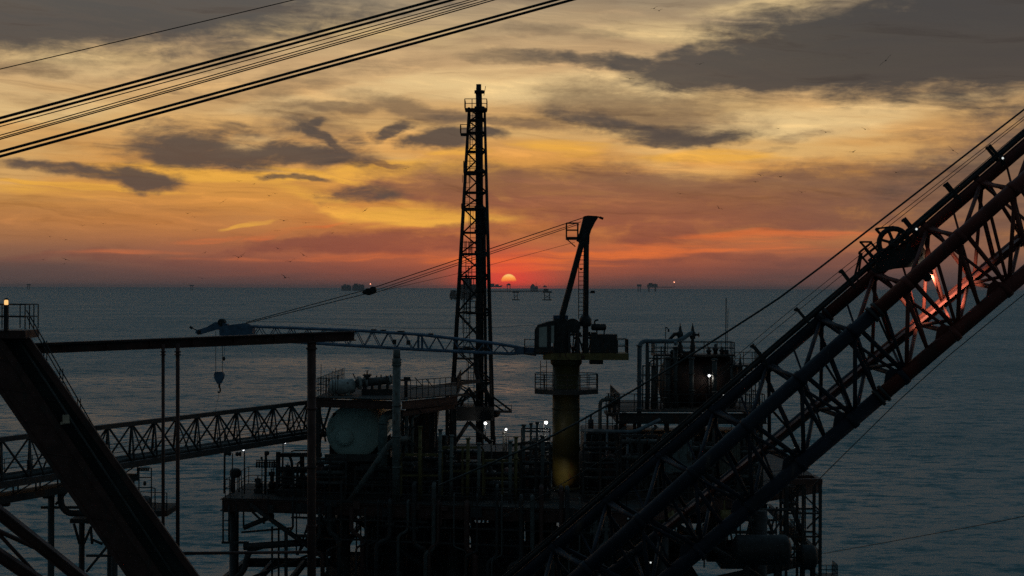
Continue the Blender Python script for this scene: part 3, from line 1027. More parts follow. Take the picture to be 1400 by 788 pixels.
# ropes of the boom
BR = [([(1480, 88), (1400, 150), (1240, 274), (1080, 398), (1020, 437.5), (900, 514), (755, 598), (680, 630), (600, 664)], (38, 36, 35, 34, 34, 34, 34, 34, 34), .019, 'heavy black rope running down above the big boom and on across the crane pedestal'),
      ([(1480, 97), (1400, 160), (1200, 315)], (36.2,) * 3, .0075, 'thin hoist rope, topmost of the thin ropes above the big boom'),
      ([(1480, 101), (1400, 163.5), (1206, 317)], (36.5,) * 3, .0075, 'thin hoist rope, second from the top above the big boom'),
      ([(1480, 113), (1400, 175), (1238, 315)], (36.2,) * 3, .0075, 'thin hoist rope, third from the top above the big boom'),
      ([(1480, 117), (1400, 180), (1244, 317)], (36.5,) * 3, .0075, 'thin hoist rope, lowest of the four running to the sheave'),
      ([(1480, 124), (1400, 190), (1330, 250), (1303, 274)], (35.9,) * 4, .011, 'short dark rope close over the upper end of the big boom'),
      ([(1200, 330), (1150, 369), (1085, 421), (1025, 471), (940, 545)], (36.2,) * 5, .0065, 'thin rope leaving the sheave down over the roller posts, upper one'),
      ([(1202, 336), (1154, 374), (1091, 425), (1030, 475), (950, 545)], (36.5,) * 5, .0065, 'thin rope leaving the sheave down over the roller posts, lower one'),
      ([(1480, 340), (1400, 402), (1260, 517), (1130, 645), (1112, 664)], (32, 32, 32, 32, 32), .0085, 'thin rope hanging under the big boom down to the stair tower top'),
      ([(1480, 686), (1400, 707), (1260, 733), (1126, 757)], (40, 40, 48, 60), .010, 'slack thin rope crossing open water at lower right'),
      ([(900, 584), (755, 670), (690, 705)], (36, 36, 36), .009, 'thin dark rope slanting across the lower part of the crane pedestal')]
for pts, ys, r_, lab in BR:
    m = MB()
    q = [P(*p, y) for p, y in zip(pts, ys)]
    # smooth the polyline a little
    sm = [q[0]]
    for a, b in zip(q, q[1:]):
        sm += [a.lerp(b, .25), a.lerp(b, .75)]
    sm.append(q[-1])
    m.path(sm, r_, 6)
    solo(m, 'wire_rope', ropem, lab, 'rope', q[0], 'ropes of the big boom')


# ------------------------------------------------------------------ bridge to the left
def zat(v, Y):
    return CAMZ + (CV - v) / F * Y


ZT, ZB = 32.4, 30.3
bridge = thing('truss_bridge', 'dark steel truss footbridge running from the left edge to the main platform', 'bridge', P(220, 622, 102))
BA = P(-60, 611, 85.2)
BA.z = ZT
BB = P(432, 549.5, 118.6)
BB.z = ZT
dirb = (BB - BA)
dirb.z = 0
L_ = dirb.length
db = dirb.normalized()
sd = Vector((db.y, -db.x, 0))                    # towards the camera side
N_ = 16
m = MB()
m.bar(BA, BB, .26, .26)
m.build('top_chord', steel, bridge)
low = Vector((0, 0, ZB - ZT))
for k in (1, -1):
    m = MB()
    o = sd * (k * .95) + low
    m.bar(BA + o, BB + o, .24, .34)
    m.build('bottom_chord', steel, bridge)
for k, nm in ((1, 'near_lacing'), (-1, 'far_lacing')):
    m = MB()
    o = sd * (k * .95) + low
    for i in range(N_):
        a, b = BA.lerp(BB, i / N_), BA.lerp(BB, (i + 1) / N_)
        c = a.lerp(b, .5)
        m.tube(a + o, c, .055, 6)
        m.tube(c, b + o, .065, 6)
        if i % 2 == (0 if k > 0 else 1):
            m.tube(c, c + o, .045, 6)
    m.build(nm, steel, bridge)
m = MB()
mid = low + Vector((0, 0, -.05))
m.bar(BA + mid, BB + mid, 1.75, .10)
for i in range(N_ + 1):
    a = BA.lerp(BB, i / N_) + low
    m.bar(a + sd * .8 - Vector((0, 0, .14)), a - sd * .8 - Vector((0, 0, .14)), .12, .16)
m.build('walkway', deckm, bridge)
m = MB()
for k in (1, -1):
    o = sd * (k * .7) + low
    m.rail([BA + o, BB + o], h=1.0, gap=2.2, r=.022, mid=2)
m.build('walkway_railing', steel, bridge)
m = MB()
for k, r_ in ((.5, .10), (.2, .08), (-.4, .11)):
    o = sd * k + low + Vector((0, 0, .22))
    m.tube(BA + o, BB + o, r_, 8)
m.build('pipe_run', grey, bridge)
# lower gangway hung under its left end
ga, gb = BA.lerp(BB, 0) + low + Vector((0, 0, -.82)), BA.lerp(BB, .40) + low + Vector((0, 0, -.82))
m = MB()
m.bar(ga, gb, 1.3, .36)
for i in range(9):
    c = ga.lerp(gb, i / 8)
    m.bar(c + sd * .55 + Vector((0, 0, .18)), c + sd * .55 + Vector((0, 0, .70)), .07)
    m.bar(c - sd * .55 + Vector((0, 0, .18)), c - sd * .55 + Vector((0, 0, .70)), .07)
    if i < 8:
        c2_ = ga.lerp(gb, (i + 1) / 8)
        m.bar(c + sd * .55 + Vector((0, 0, .18)), c2_ + sd * .55 + Vector((0, 0, .68)), .05)
    if i % 2 == 0:
        m.box(c - Vector((0, 0, .30)), (.5, .5, .22))
m.build('lower_gangway', deckm, bridge)

# ------------------------------------------------------------------ small wellhead platform half hidden behind the boom rest
YW = 93.0
wp = thing('wellhead_platform', 'small wellhead platform on pipe legs, half hidden behind the inclined box leg', 'platform', (P(130, 788, YW).x, YW, 0))
for (uu, w_, vt_, yy) in ((70, 4.6, 668, 0), (112, 4.2, 668, 1.5), (157, 4.2, 680, 0), (150, 3.6, 690, 4)):
    m = MB()
    a = P(uu, vt_, YW + yy)
    m.tube((a.x, a.y, -2), a, mpx(w_, YW), 12)
    m.build('leg', steel, wp)
m = MB()
a, b = P(56, 694, YW), P(118, 694, YW)
m.bar(a, b, .12, .14)
m.elbowed([P(83, 664, YW), P(83, 690, YW), P(92, 702, YW), P(122, 702, YW), P(122, 716, YW)], .17, .5)
m.tube(P(76, 690, YW), P(92, 672, YW), .07, 6)
m.build('conductor_pipe', steel, wp)
m = MB()
a, b = P(97, 712, YW), P(176, 712, YW)
m.box(((a.x + b.x) / 2, YW + 2, a.z), (b.x - a.x, 4.5, .22))
m.build('lower_deck', deckm, wp)
m = MB()
for q0, q1 in (((101, 716), (109, 744)), ((124, 722), (112, 750)), ((146, 748), (118, 782)), ((118, 760), (157, 760)), ((126, 738), (140, 744)), ((124, 720), (126, 744))):
    m.tube(P(*q0, YW + .5), P(*q1, YW + .5), .075, 6)
m.build('leg_brace', steel, wp)
m = MB()
a, b = P(150, 702, YW), P(229, 704, YW)
m.box(((a.x + b.x) / 2, YW + 1.6, a.z), (b.x - a.x, 3.4, .30))
m.build('upper_deck', deckm, wp)
m = MB()
m.rail([P(186, 701, YW), P(228, 703, YW), P(228, 703, YW + 3.2)], h=1.1, gap=.9, r=.025)
for uu in (190, 207, 212):
    m.tube(P(uu, 701, YW + .4), P(uu, 640 if uu < 210 else 668, YW + .4), .035, 6)
for vv in (640, 653, 667):
    m.tube(P(188, vv, YW + .4), P(207, vv, YW + .4), .03, 6)
m.tube(P(207, 667, YW + .4), P(212, 668, YW + .4), .03, 6)
for k in range(6):
    m.box(P(190.5 + k * 2.5, 642.5, YW + .4), (.07, .1, .13))
m.build('equipment_frame', steel, wp)
lk = dict(group='vessels on the wellhead platform')
m = MB()
m.vessel(P(199, 678, YW + 1.4), P(199, 702, YW + 1.4) - Vector((0, 0, 0)), .28, 16)
m.vessel(P(186, 690, YW + 1.0), P(205, 690, YW + 1.0), .40, 16)
for uu in (189, 202):
    m.box(P(uu, 697, YW + 1.0), (.12, .5, .3))
solo(m, 'separator_drum', steel, 'dark round drum on the small wellhead platform deck', 'tank', P(196, 700, YW + 1))
m = MB()
m.valve(P(176, 690, YW + .8), .17)
m.tube(P(176, 702, YW + .8), P(176, 660, YW + .8), .11, 8)
m.valve(P(176, 672, YW + .8), .15)
m.tube(P(186, 672, YW + .8), P(166, 672, YW + .8), .06, 6)
m.lathe(P(196, 661, YW + .9), P(200, 661, YW + .9), [(0, .06), (.03, .13), (.12, .13), (.15, .06)], 10)
solo(m, 'wellhead_valve', steel, 'small dark wellhead valve stack beside the round drum on the wellhead platform', 'valve', P(176, 702, YW + .8))

# ------------------------------------------------------------------ main platform
D = 26.6


def G(u, v, z=D):
    """point of the level z seen at (u, v)"""
    r_ = ray(u, v)
    k = (z - CAMZ) / r_.z
    return Vector((0, 0, CAMZ)) + r_ * k


plat = thing('offshore_platform', 'dark offshore production platform filling the middle, crowded with pipework', 'oil platform', (0, 125, 0))
FL, FM, FR = G(304, 681), G(860, 699), G(1122, 657)
BR_ = Vector((FR.x + .5, 153, D))
BL1 = Vector((G(455, 640).x, 153, D))
BL2 = Vector((G(455, 660).x, 121.5, D))
BL3 = Vector((FL.x + .3, 121.5, D))
outline = [FL, FM, FR, BR_, BL1, BL2, BL3]
m = MB()
m.prism([q + Vector((0, 0, -.06)) for q in outline][::-1], (0, 0, .06))
m.build('deck_plate', deckm, plat)
m = MB()
for a, b in zip(outline, outline[1:] + outline[:1]):
    a2, b2 = a.lerp(b, .004), a.lerp(b, .996)
    m.ibeam(a2 - Vector((0, 0, .45)), b2 - Vector((0, 0, .45)), .3, .75, .05)
for k in range(1, 9):
    a, b = FL.lerp(FM, k / 9), Vector((FL.lerp(FM, k / 9).x, 121.3 if FL.lerp(FM, k / 9).x < BL1.x else 152.8, D))
    m.ibeam(a - Vector((0, 0, .42)) + Vector((0, .3, 0)), b - Vector((0, 0, .42)), .22, .6, .05)
m.build('deck_beam', brown, plat)
ZL = 21.6
lowpoly = [Vector((q.x, q.y, ZL)) for q in (FL, FM, FR, BR_, BL1, BL2, BL3)]
m = MB()
for k in range(1, 12):
    a = lowpoly[0].lerp(lowpoly[1], k / 12)
    m.ibeam(a + Vector((0, .3, -.4)), Vector((a.x, 121.0 if a.x < BL1.x else 152.6, ZL - .4)), .2, .5, .05)
m.box((G(700, 690).x, 118.5, ZL - .09), (24, 9, .05))
for a, b in zip(lowpoly, lowpoly[1:] + lowpoly[:1]):
    m.ibeam(a.lerp(b, .004) - Vector((0, 0, .4)), a.lerp(b, .996) - Vector((0, 0, .4)), .3, .6, .05)
m.build('cellar_deck', deckm, plat)
legx = [(320, 113.6, .30), (470, 112.2, .42), (620, 111.6, .42), (905, 110.8, .42), (1040, 114.6, .42)]
for uu, yy, rr_ in legx:
    x = P(uu, 740, yy).x
    m = MB()
    m.tube((x, yy, -3), (x, yy, D - .9), rr_, 14)
    m.build('leg', steel, plat)
for uu, yy, rr_ in ((560, 144, .42), (700, 144, .42), (880, 144, .42), (1030, 144, .42)):
    x = P(uu, 740, yy).x
    m = MB()
    m.tube((x, yy, -3), (x, yy, D - .9), rr_, 14)
    m.build('leg', steel, plat)
for (a, b) in (((342, 690), (470, 782)), ((470, 700), (620, 800)), ((640, 705), (700, 800)), ((905, 705), (800, 800)), ((905, 705), (1040, 790))):
    m = MB()
    m.tube(P(*a, 112.4), P(*b, 112.4), .16, 8)
    m.build('deck_brace', steel, plat)
# guard rails
m = MB()
lf = G(306, 680)
m.rail([BL2 + Vector((0, -.2, 0)), BL3 + Vector((.15, -.2, 0)), FL + Vector((.15, .2, 0)), FL.lerp(FM, .02) + Vector((0, .15, 0))], h=1.15, gap=1.25, r=.03)
m.build('guard_rail', steel, plat)
m = MB()
m.rail([FL.lerp(FM, .05) + Vector((0, .15, 0)), FL.lerp(FM, .995) + Vector((0, .15, 0)), FM.lerp(FR, .9) + Vector((0, .15, 0))], h=1.1, gap=1.4, r=.026)
m.build('guard_rail', steel, plat)
# left hanging ladder cage below the deck edge
m = MB()
for uu, v1 in ((305, 742), (313, 742), (323, 715), (333, 722)):
    m.tube(P(uu, 690, 112.8), P(uu, v1, 112.8), .06, 6)
a, b = P(303, 742, 112.8), P(340, 742, 112.8)
m.bar(a, b, .14)
for vv in (700, 712, 725):
    m.tube(P(305, vv, 112.8), P(313, vv, 112.8), .035, 5)
m.tube(P(333, 722, 112.8), P(372, 706, 112.8), .16, 8)
m.tube(P(330, 728, 112.8), P(400, 722, 112.8), .07, 6)
m.tube(P(333, 748, 112.8), P(430, 741, 112.8), .22, 8)
m.tube(P(345, 700, 112.8), P(362, 716, 112.8), .08, 6)
m.build('hanging_ladder', steel, plat)
m = MB()
m.elbowed([P(365, 745, 113), P(340, 752, 113), P(334, 780, 113), P(322, 792, 113)], .2, .7)
m.tube(P(342, 790, 113), P(420, 760, 113), .08, 6)
for uu in (372, 381, 390):
    m.tube(P(uu, 720, 113), P(uu, 800, 113), .07, 6)
m.build('riser_pipe', steel, plat)

# risers, cable trays and brackets that break up the deck edge
er = random.Random(99)
for k in range(26):
    f_ = (k + er.uniform(.1, .9)) / 26
    c = FL.lerp(FM, .17 + f_ * .8) + Vector((0, -.25 - .25 * er.random(), 0))
    r_ = er.choice((.05, .07, .10, .14, .18))
    zt_ = er.choice((-.3, .2, .7, 1.3))
    m = MB()
    sx_ = er.choice((-1, 1)) * er.uniform(.3, .9)
    zm = -1.6 - er.random() * 1.6
    m.elbowed([c + Vector((0, .5 if zt_ > 0 else 0, zt_)), c + Vector((0, 0, zt_ - .02)), c + Vector((0, 0, zm)), c + Vector((sx_, 0, zm - .3)), c + Vector((sx_, 0, -6.5))], r_, r_ * 2.4, 8)
    if er.random() < .6:
        m.valve(c + Vector((0, 0, zm * .6)), r_ * 1.15)
    m.build('riser_pipe', er.choice((steel, steel, grey, brown)), plat)
for a_, b_, dz in ((.18, .52, -1.05), (.40, .98, -1.35), (.22, .80, -2.3)):
    m = MB()
    p, q = FL.lerp(FM, a_) + Vector((0, -.2, dz)), FL.lerp(FM, b_) + Vector((0, -.2, dz))
    m.bar(p, q, .35, .09)
    for j in range(9):
        c = p.lerp(q, (j + .5) / 9)
        m.bar(c + Vector((0, .05, 0)), c + Vector((0, .4, .75)), .05)
    m.build('cable_tray', steel, plat)
for k in range(12):
    c = FL.lerp(FM, .12 + k * .072) + Vector((0, -.16, 0))
    m = MB()
    w_ = er.uniform(.3, .9)
    m.box(c + Vector((w_ / 2, -.1, -.1 - er.random() * .5)), (w_, .3, er.uniform(.2, .6)))
    m.bar(c + Vector((0, -.1, .2)), c + Vector((0, -.1, -1.2)), .08)
    m.build('edge_bracket', er.choice((steel, brown)), plat)

# machinery between the decks: separate skids with gaps between them
SK = [(428, 466, 705, 122, 'boxy dark skid on the cellar deck below the teal tank'),
      (497, 552, 690, 114, 'tall dark skid on the cellar deck left of centre, below the upright column'),
      (556, 640, 694, 116, 'wide dark skid on the cellar deck below the flare tower'),
      (645, 716, 692, 113, 'long dark skid on the cellar deck left of the crane pedestal'),
      (766, 846, 697, 113.5, 'dark skid on the cellar deck right of the crane pedestal'),
      (905, 960, 730, 122, 'low dark skid on the cellar deck seen between the boom chords'),
      (985, 1062, 742, 117, 'dark skid on the cellar deck beside the stair tower'),
      (718, 762, 699, 119, 'narrow dark skid on the cellar deck straight below the crane pedestal'),
      (850, 900, 704, 119, 'dark skid on the cellar deck where the boom chords cross the deck edge'),
      (966, 984, 716, 120, 'slim dark skid on the cellar deck between two low skids under the boom'),
      (880, 1010, 690, 140, 'dark skid far back under the main deck behind the big boom'),
      (500, 720, 690, 141, 'broad dark skid far back under the main deck behind the flare tower')]
for i, (u0, u1, vtop, Y, lab) in enumerate(SK):
    a, b = P(u0, vtop, Y), P(u1, vtop, Y)
    zt_ = min(a.z, D - 1.0)
    t = thing('machinery_skid', lab, 'machinery', ((a.x + b.x) / 2, Y + 1.5, ZL), 'machinery skids on the cellar deck')
    m = MB()
    n = max(2, round((b.x - a.x) / 1.3))
    for k in range(n):
        x0 = a.x + (b.x - a.x) * k / n
        hgt = (zt_ - ZL) * (1.0 if k % 3 else .86) * (1 - .12 * rnd.random())
        m.box((x0 + (b.x - a.x) / n / 2, Y + 1.5, ZL + .35 + hgt / 2 - .17), ((b.x - a.x) / n * .93, 2.4 + rnd.random(), hgt - .35))
    m.box(((a.x + b.x) / 2, Y + 1.5, ZL + .17), (b.x - a.x, 3.6, .32))
    m.build('cabinet', steel, t)
    m = MB()
    for k in range(4):
        x0, x1 = rnd.uniform(a.x - 1.2, b.x), rnd.uniform(a.x, b.x + 1.2)
        m.tube((x0, Y - .3, ZL + .1), (x1, Y - .3, D - .9), .07, 6)
    m.tube((a.x - 1.2, Y - .3, ZL + 3.9), (b.x + 1.2, Y - .3, ZL + 3.9), .10, 8)
    m.tube((a.x - 1.2, Y - .35, ZL + 1.4), (b.x + 1.2, Y - .35, ZL + 1.4), .12, 8)
    for k in range(6):
        x0 = a.x - 1.1 + (b.x - a.x + 2.2) * k / 5
        m.tube((x0, Y - .3, ZL + .1), (x0, Y - .3, D - .9), .055, 6)
    m.build('pipe_support', steel, t)
    m = MB()
    for k in range(n * 2):
        x0 = a.x + (b.x - a.x) * (k + .5) / (2 * n)
        m.elbowed([(x0, Y + .1, ZL + .36), (x0, Y + .1, ZL + 1 + rnd.random() * 2.2), (x0 + .5 * rnd.choice((-1, 1)), Y - .05, ZL + 3.3 + rnd.random() * .4)], .06 + .06 * rnd.random(), .25, 8)
    m.tube((a.x, Y - .1, ZL + 2.4), (b.x, Y - .1, ZL + 2.4), .11, 8)
    m.tube((a.x, Y - .15, ZL + 3.2), (b.x, Y - .15, ZL + 3.2), .08, 8)
    m.build('pipe_bank', grey, t)
# drums hanging about in the cellar at lower right
for (u0, v0, u1, v1, Y, r_, lab) in ((1000, 752, 1082, 752, 111.5, .95, 'long dark drum lying at the bottom beside the stair tower'),
                                     (1090, 762, 1118, 762, 113.5, .8, 'short dark drum lying under the foot of the stair tower'),
                                     (360, 706, 375, 706, 114, .22, 'small dark drum tucked under the left end of the main deck')):
    m = MB()
    a, b = P(u0, v0, Y), P(u1, v1, Y)
    m.vessel(a, b, r_, 22)
    for f_ in (.25, .75):
        c = a.lerp(b, f_)
        m.box((c.x, c.y, (c.z - r_ * .9 + ZL) / 2 if r_ > .5 else c.z + r_ * 2.6), (.2, 1.1 * r_, abs(c.z - r_ * .9 - ZL) if r_ > .5 else r_ * 4.0))
    solo(m, 'horizontal_drum', black, lab, 'tank', a)

# ------------------------------------------------------------------ flare stack tower
YT = 148.0
tower = thing('flare_tower', 'tall black lattice flare tower with a stack pipe rising through it', 'tower', (P(646, 600, YT).x, YT, D))


def tw(v):
    """left leg, right leg at height v"""
    f_ = (v - 150) / (560 - 150)
    return 641 + (617 - 641) * f_, 662.5 + (672.5 - 662.5) * f_


def tcorner(v, i, j):
    l, r_ = tw(v)
    w_ = mpx(r_ - l, YT)
    c = P(r_ if i else l, v, YT)
    return Vector((c.x, YT + (w_ if j else 0), c.z))


vb_ = 612
for i in (0, 1):
    for j in (0, 1):
        m = MB()
        m.tube(tcorner(vb_, i, j), tcorner(147, i, j), .17 if not i else .19, 10, .10)
        m.build('leg', black, tower)
LV = [150, 164, 181, 207, 235, 263, 285, 318, 347, 378, 428, 478, 523, 560]
m = MB()
for n, (a, b) in enumerate(zip(LV, LV[1:])):
    for j in (0, 1):
        m.tube(tcorner(a, 0, j), tcorner(a, 1, j), .075, 6)
        i = (n + j) % 2
        m.tube(tcorner(a, i, j), tcorner(b, 1 - i, j), .07, 6)
        if b - a > 35:
            mid_ = (a + b) / 2
            m.tube(tcorner(a, 1 - i, j), tcorner(b, i, j), .06, 6)
    for i in (0, 1):
        m.tube(tcorner(a, i, 0), tcorner(a, i, 1), .07, 6)
        j = n % 2
        m.tube(tcorner(a, i, j), tcorner(b, i, 1 - j), .055, 6)
for (a, b) in (((641, 577), (622, 606)), ((641, 577), (671, 606))):
    m.tube(P(*a, YT), P(*b, YT), .16, 8)
for j in (0, 1):
    for q in (626, 634, 646, 654):
        m.tube(P(641, 531, YT + j * 2.5), P(q - 4 if q < 640 else q + 6, 556, YT + j * 3), .10, 6)
m.build('lattice', black, tower)
m = MB()
yc = YT + 1.2
m.tube(P(656, 618, yc), P(655.6, 280, yc), mpx(5.6, YT), 14)
m.tube(P(655.6, 280, yc), P(655, 150, yc), mpx(5.2, YT), 14)
m.tube(P(655, 150, yc), P(654.6, 128, yc), mpx(4.4, YT), 14)
m.tube(P(654.6, 128, yc), P(654.5, 115.5, yc), mpx(3.6, YT), 14)
for vv in (128, 150, 236, 286, 318, 347, 400):
    a = P(655.4, vv, yc)
    m.tube(a, a + Vector((0, 0, .25)), mpx(7.0, YT), 14)
m.build('stack_pipe', black, tower)
m = MB()
m.tube(P(664.5, 560, yc - .2), P(662, 285, yc - .2), mpx(2.2, YT), 10)
m.elbowed([P(657.5, 286, yc), P(662, 290, yc - .2), P(662.6, 320, yc - .2)], mpx(2.2, YT), .4)
m.elbowed([P(650, 480, yc - .8), P(652, 515, yc - .8), P(662, 530, yc - .8), P(671, 550, yc - .8), P(672, 575, yc - .8)], mpx(3.4, YT), 1.4)
m.build('riser_pipe', black, tower)
m = MB()
m.tube(P(661.5, 131, yc), P(664, 118, yc), .025, 5)
m.tube(P(651.5, 127, yc), P(651.2, 120, yc), .03, 5)
m.build('pilot_tube', black, tower)


def small_deck(u0, u1, v, Y0, Y1, name='landing', hh=.95):
    a, b = P(u0, v, YT), P(u1, v, YT)
    mm = MB()
    mm.box(((a.x + b.x) / 2, (Y0 + Y1) / 2, a.z - .06), (b.x - a.x, Y1 - Y0, .13))
    o = mm.build(name, black, tower)
    mm = MB()
    z = Vector((0, 0, .005))
    mm.rail([Vector((a.x, Y1, a.z)) + z, Vector((a.x, Y0, a.z)) + z, Vector((b.x, Y0, a.z)) + z, Vector((b.x, Y1, a.z)) + z], h=hh, gap=.55, r=.035, mid=2)
    mm.build('landing_rail', black, o)


small_deck(635.5, 665.5, 148.5, YT - .4, YT + 2.0, hh=.75)
small_deck(629.5, 639.5, 182.5, YT - .2, YT + 1.4, hh=.7)
small_deck(634, 651, 236.5, YT - .3, YT + 1.5)
small_deck(631, 652, 285.5, YT - .1, YT + 1.9, hh=.4)
small_deck(631, 652, 347, YT - .2, YT + 1.6)
small_deck(630, 651, 380, YT - .2, YT + 1.9)
small_deck(637, 650, 428, YT + .2, YT + 2.0)
small_deck(624, 652, 490, YT + .2, YT + 2.3)
m = MB()
for (u_, a, b) in ((646.5, 237, 150), (638, 283, 240), (647, 345, 287), (641, 380, 330), (639, 428, 384), (638, 488, 400), (644, 556, 495)):
    m.ladder(P(u_, a, YT + .8), P(u_, b, YT + .8), .5, .4, r=.03, cage=.6)
m.build('caged_ladder', black, tower)
# skirt deck near the foot, with its cantilever walkway
m = MB()
a, b = P(617, 565, YT), P(675, 565, YT)
m.box(((a.x + b.x) / 2, YT + 1.7, a.z), (b.x - a.x, 5.2, 1.15))
m.build('skirt_deck', black, tower)
m = MB()
a, b = P(674, 563, YT), P(700, 562, YT)
m.box(((a.x + b.x) / 2, YT + .4, a.z), (b.x - a.x, 1.3, .16))
m.prism([P(674, 565, YT - .2), P(684, 566, YT - .2), P(682, 570, YT - .2), P(674, 572, YT - .2)], (0, 1.2, 0))
m.tube(P(674, 543, YT), P(698, 561, YT), .09, 6)
m.tube(P(673, 552, YT), P(688, 562, YT), .08, 6)
z = Vector((0, 0, .085))
m.rail([a + z, Vector((b.x - .05, a.y, a.z)) + z, Vector((b.x - .05, a.y + .9, a.z)) + z], h=.45, gap=.5, r=.025, mid=1)
m.build('cantilever_walkway', black, tower)
m = MB()
m.bar(P(556, 534, YT - 14), P(655, 521, YT - 1), .22, .28)
m.bar(P(566, 541, YT - 13), P(640, 540, YT - 1), .2, .2)
m.build('flare_header', black, tower)

# ------------------------------------------------------------------ pedestal crane
YC = 118.0
px1 = YC / F
crane = thing('pedestal_crane', 'pedestal crane with cab, A-frame mast and a yellow pedestal standing on the platform', 'crane', (P(773.5, 690, YC).x, YC, D))
PX = P(773.5, 690, YC).x
CB = Vector((PX, YC, 0))


def z_(v): return zat(v, YC)
def x_(u): return (u - CU) / F * YC


m = MB()
m.tube((PX, YC, D), (PX, YC, z_(500)), 18.6 * px1, 32)
m.lathe((PX, YC, z_(500)), (PX, YC, z_(489)), [(0, 18.6 * px1), (3 * px1, 21.5 * px1), (11 * px1, 21.5 * px1)], 32)
for vv in (537, 560):
    m.tube((PX, YC, z_(vv)), (PX, YC, z_(vv - 2.0)), 19.4 * px1, 32)
m.tube((PX, YC, D), (PX, YC, D + .25), 22 * px1, 32)
m.build('pedestal', yellow, crane)
# ring platform
m = MB()
n = 8
RP = 43 * px1
ring = [Vector((PX + math.cos(R(22.5 + 45 * k)) * RP * 1.082, YC + math.sin(R(22.5 + 45 * k)) * RP * 1.082, z_(531))) for k in range(n)]
m.prism(ring[::-1], (0, 0, -6.5 * px1))
o = m.build('ring_platform', steel, crane)
m = MB()
zz = Vector((0, 0, .005))
m.rail([q * .985 + Vector((PX * .015, YC * .015, z_(531) * .015)) + zz for q in ring] + [ring[0] * .985 + Vector((PX * .015, YC * .015, z_(531) * .015)) + zz], h=20 * px1, gap=1.0, r=.028, mid=3)
m.ladder((x_(743), YC - 1.2, z_(531)), (x_(743), YC - 1.2, z_(492)), .4, .3)
m.build('ring_railing', steel, o)
# slewing deck
m = MB()
m.box((x_(800.5), YC, z_(486.5)), (115 * px1, 2.9, 9 * px1))
m.build('slewing_deck', dull_yellow, crane)
m = MB()
m.box((x_(815), YC - .3, z_(494.2)), (18 * px1, 1.2, 6 * px1))
m.build('control_box', steel, crane)
m = MB()
zz = z_(481.8)
m.rail([(x_(843), YC - 1.4, zz), (x_(857), YC - 1.4, zz), (x_(857), YC + 1.4, zz), (x_(843), YC + 1.4, zz)], h=18.5 * px1, gap=.75, r=.03)
m.build('deck_railing', steel, crane)
m = MB()
m.rail([(x_(731), YC - 1.4, zz), (x_(717.5), YC - 1.4, zz), (x_(717.5), YC + .2, zz)], h=18.5 * px1, gap=.7, r=.03)
m.box((x_(731), YC - .7, zz - .05), (29 * px1, 1.6, .1))
m.build('deck_railing', steel, crane)
# cab
m = MB()
cy0, cy1 = YC - 1.55, YC + .1
cp = [(731.5, 478.5), (731, 452), (735, 444), (748, 439.5), (757, 438), (757, 481)]
for yy in (cy0, cy1 - .08):
    # side frames with an opening for the window
    fr = [(731.5, 478.5, 736, 478), (731, 452, 735.5, 453), (735, 444, 738, 446.5), (748, 439.5, 748, 443.5)]
    m.prism([(x_(u), yy, z_(v)) for u, v in ((732, 481), (757, 481), (757, 473.6), (732, 473.6))], (0, .08, 0))
    m.prism([(x_(u), yy, z_(v)) for u, v in ((731, 473.6), (736.6, 473.6), (736.6, 446), (733, 447), (731, 452))], (0, .08, 0))
    m.prism([(x_(u), yy, z_(v)) for u, v in ((736.6, 447), (757, 444), (757, 438), (748, 439.5), (735, 444), (734, 446))], (0, .08, 0))
    m.prism([(x_(u), yy, z_(v)) for u, v in ((747.5, 473.6), (753, 473.6), (753, 444.6), (747.5, 445.2))], (0, .08, 0))
m.prism([(x_(u), cy0 + .09, z_(v)) for u, v in ((735, 444), (748, 439.5), (757, 438), (757, 440), (748, 441.5), (735.5, 446))], (0, 1.46, 0))
m.box((x_(744), (cy0 + cy1) / 2, z_(480)), (25 * px1, 1.46, .1))
cab = m.build('cab', steel, crane)
m = MB()
m.prism([(x_(u), cy0 + .03, z_(v)) for u, v in ((736.6, 473.6), (747.5, 473.6), (747.5, 445.2), (736.6, 447))], (0, .02, 0))
m.prism([(x_(u), cy1 - .05, z_(v)) for u, v in ((736.6, 473.6), (747.5, 473.6), (747.5, 445.2), (736.6, 447))], (0, .02, 0))
gl = mat('cab_glass', (0.30, 0.31, 0.30), .25, var=.15)
m.build('window', gl, cab)
m = MB()
m.prism([(x_(u), cy0 + .03, z_(v)) for u, v in ((753, 468), (757, 468), (757, 444), (753, 444.6))], (0, .02, 0))
m.build('window', gl, cab)
# machinery house behind the cab
m = MB()
m.box((x_(766), YC + .2, z_(458.5)), (18 * px1, 2.3, 46 * px1))
m.build('machinery_house', steel, crane)
m = MB()
m.box((x_(766.5), YC + .1, z_(434.2)), (20 * px1, 1.6, 6.4 * px1))
m.box((x_(766.5), YC + .1, z_(438.4)), (17.6 * px1, 1.4, 2 * px1))
m.build('roof_housing', skyp, crane)
m = MB()
cdr = Vector((x_(783.5), YC, z_(445.5)))
m.lathe(cdr - Vector((0, 1.0, 0)), cdr + Vector((0, 1.0, 0)), [(0, 9.8 * px1), (.1, 9.8 * px1), (.12, 6.4 * px1), (1.88, 6.4 * px1), (1.9, 9.8 * px1), (2.0, 9.8 * px1)], 24)
m.bar(cdr - Vector((0, 1.2, 0)) + Vector((-.3, 0, -.2)), (x_(778), YC - 1.2, z_(482)), .18)
m.bar(cdr - Vector((0, 1.2, 0)) + Vector((.3, 0, -.2)), (x_(789), YC - 1.2, z_(482)), .18)
m.bar(cdr + Vector((-.3, 1.2, -.2)), (x_(778), YC + 1.2, z_(482)), .18)
m.bar(cdr + Vector((.3, 1.2, -.2)), (x_(789), YC + 1.2, z_(482)), .18)
m.build('winch_drum', steel, crane)
m = MB()
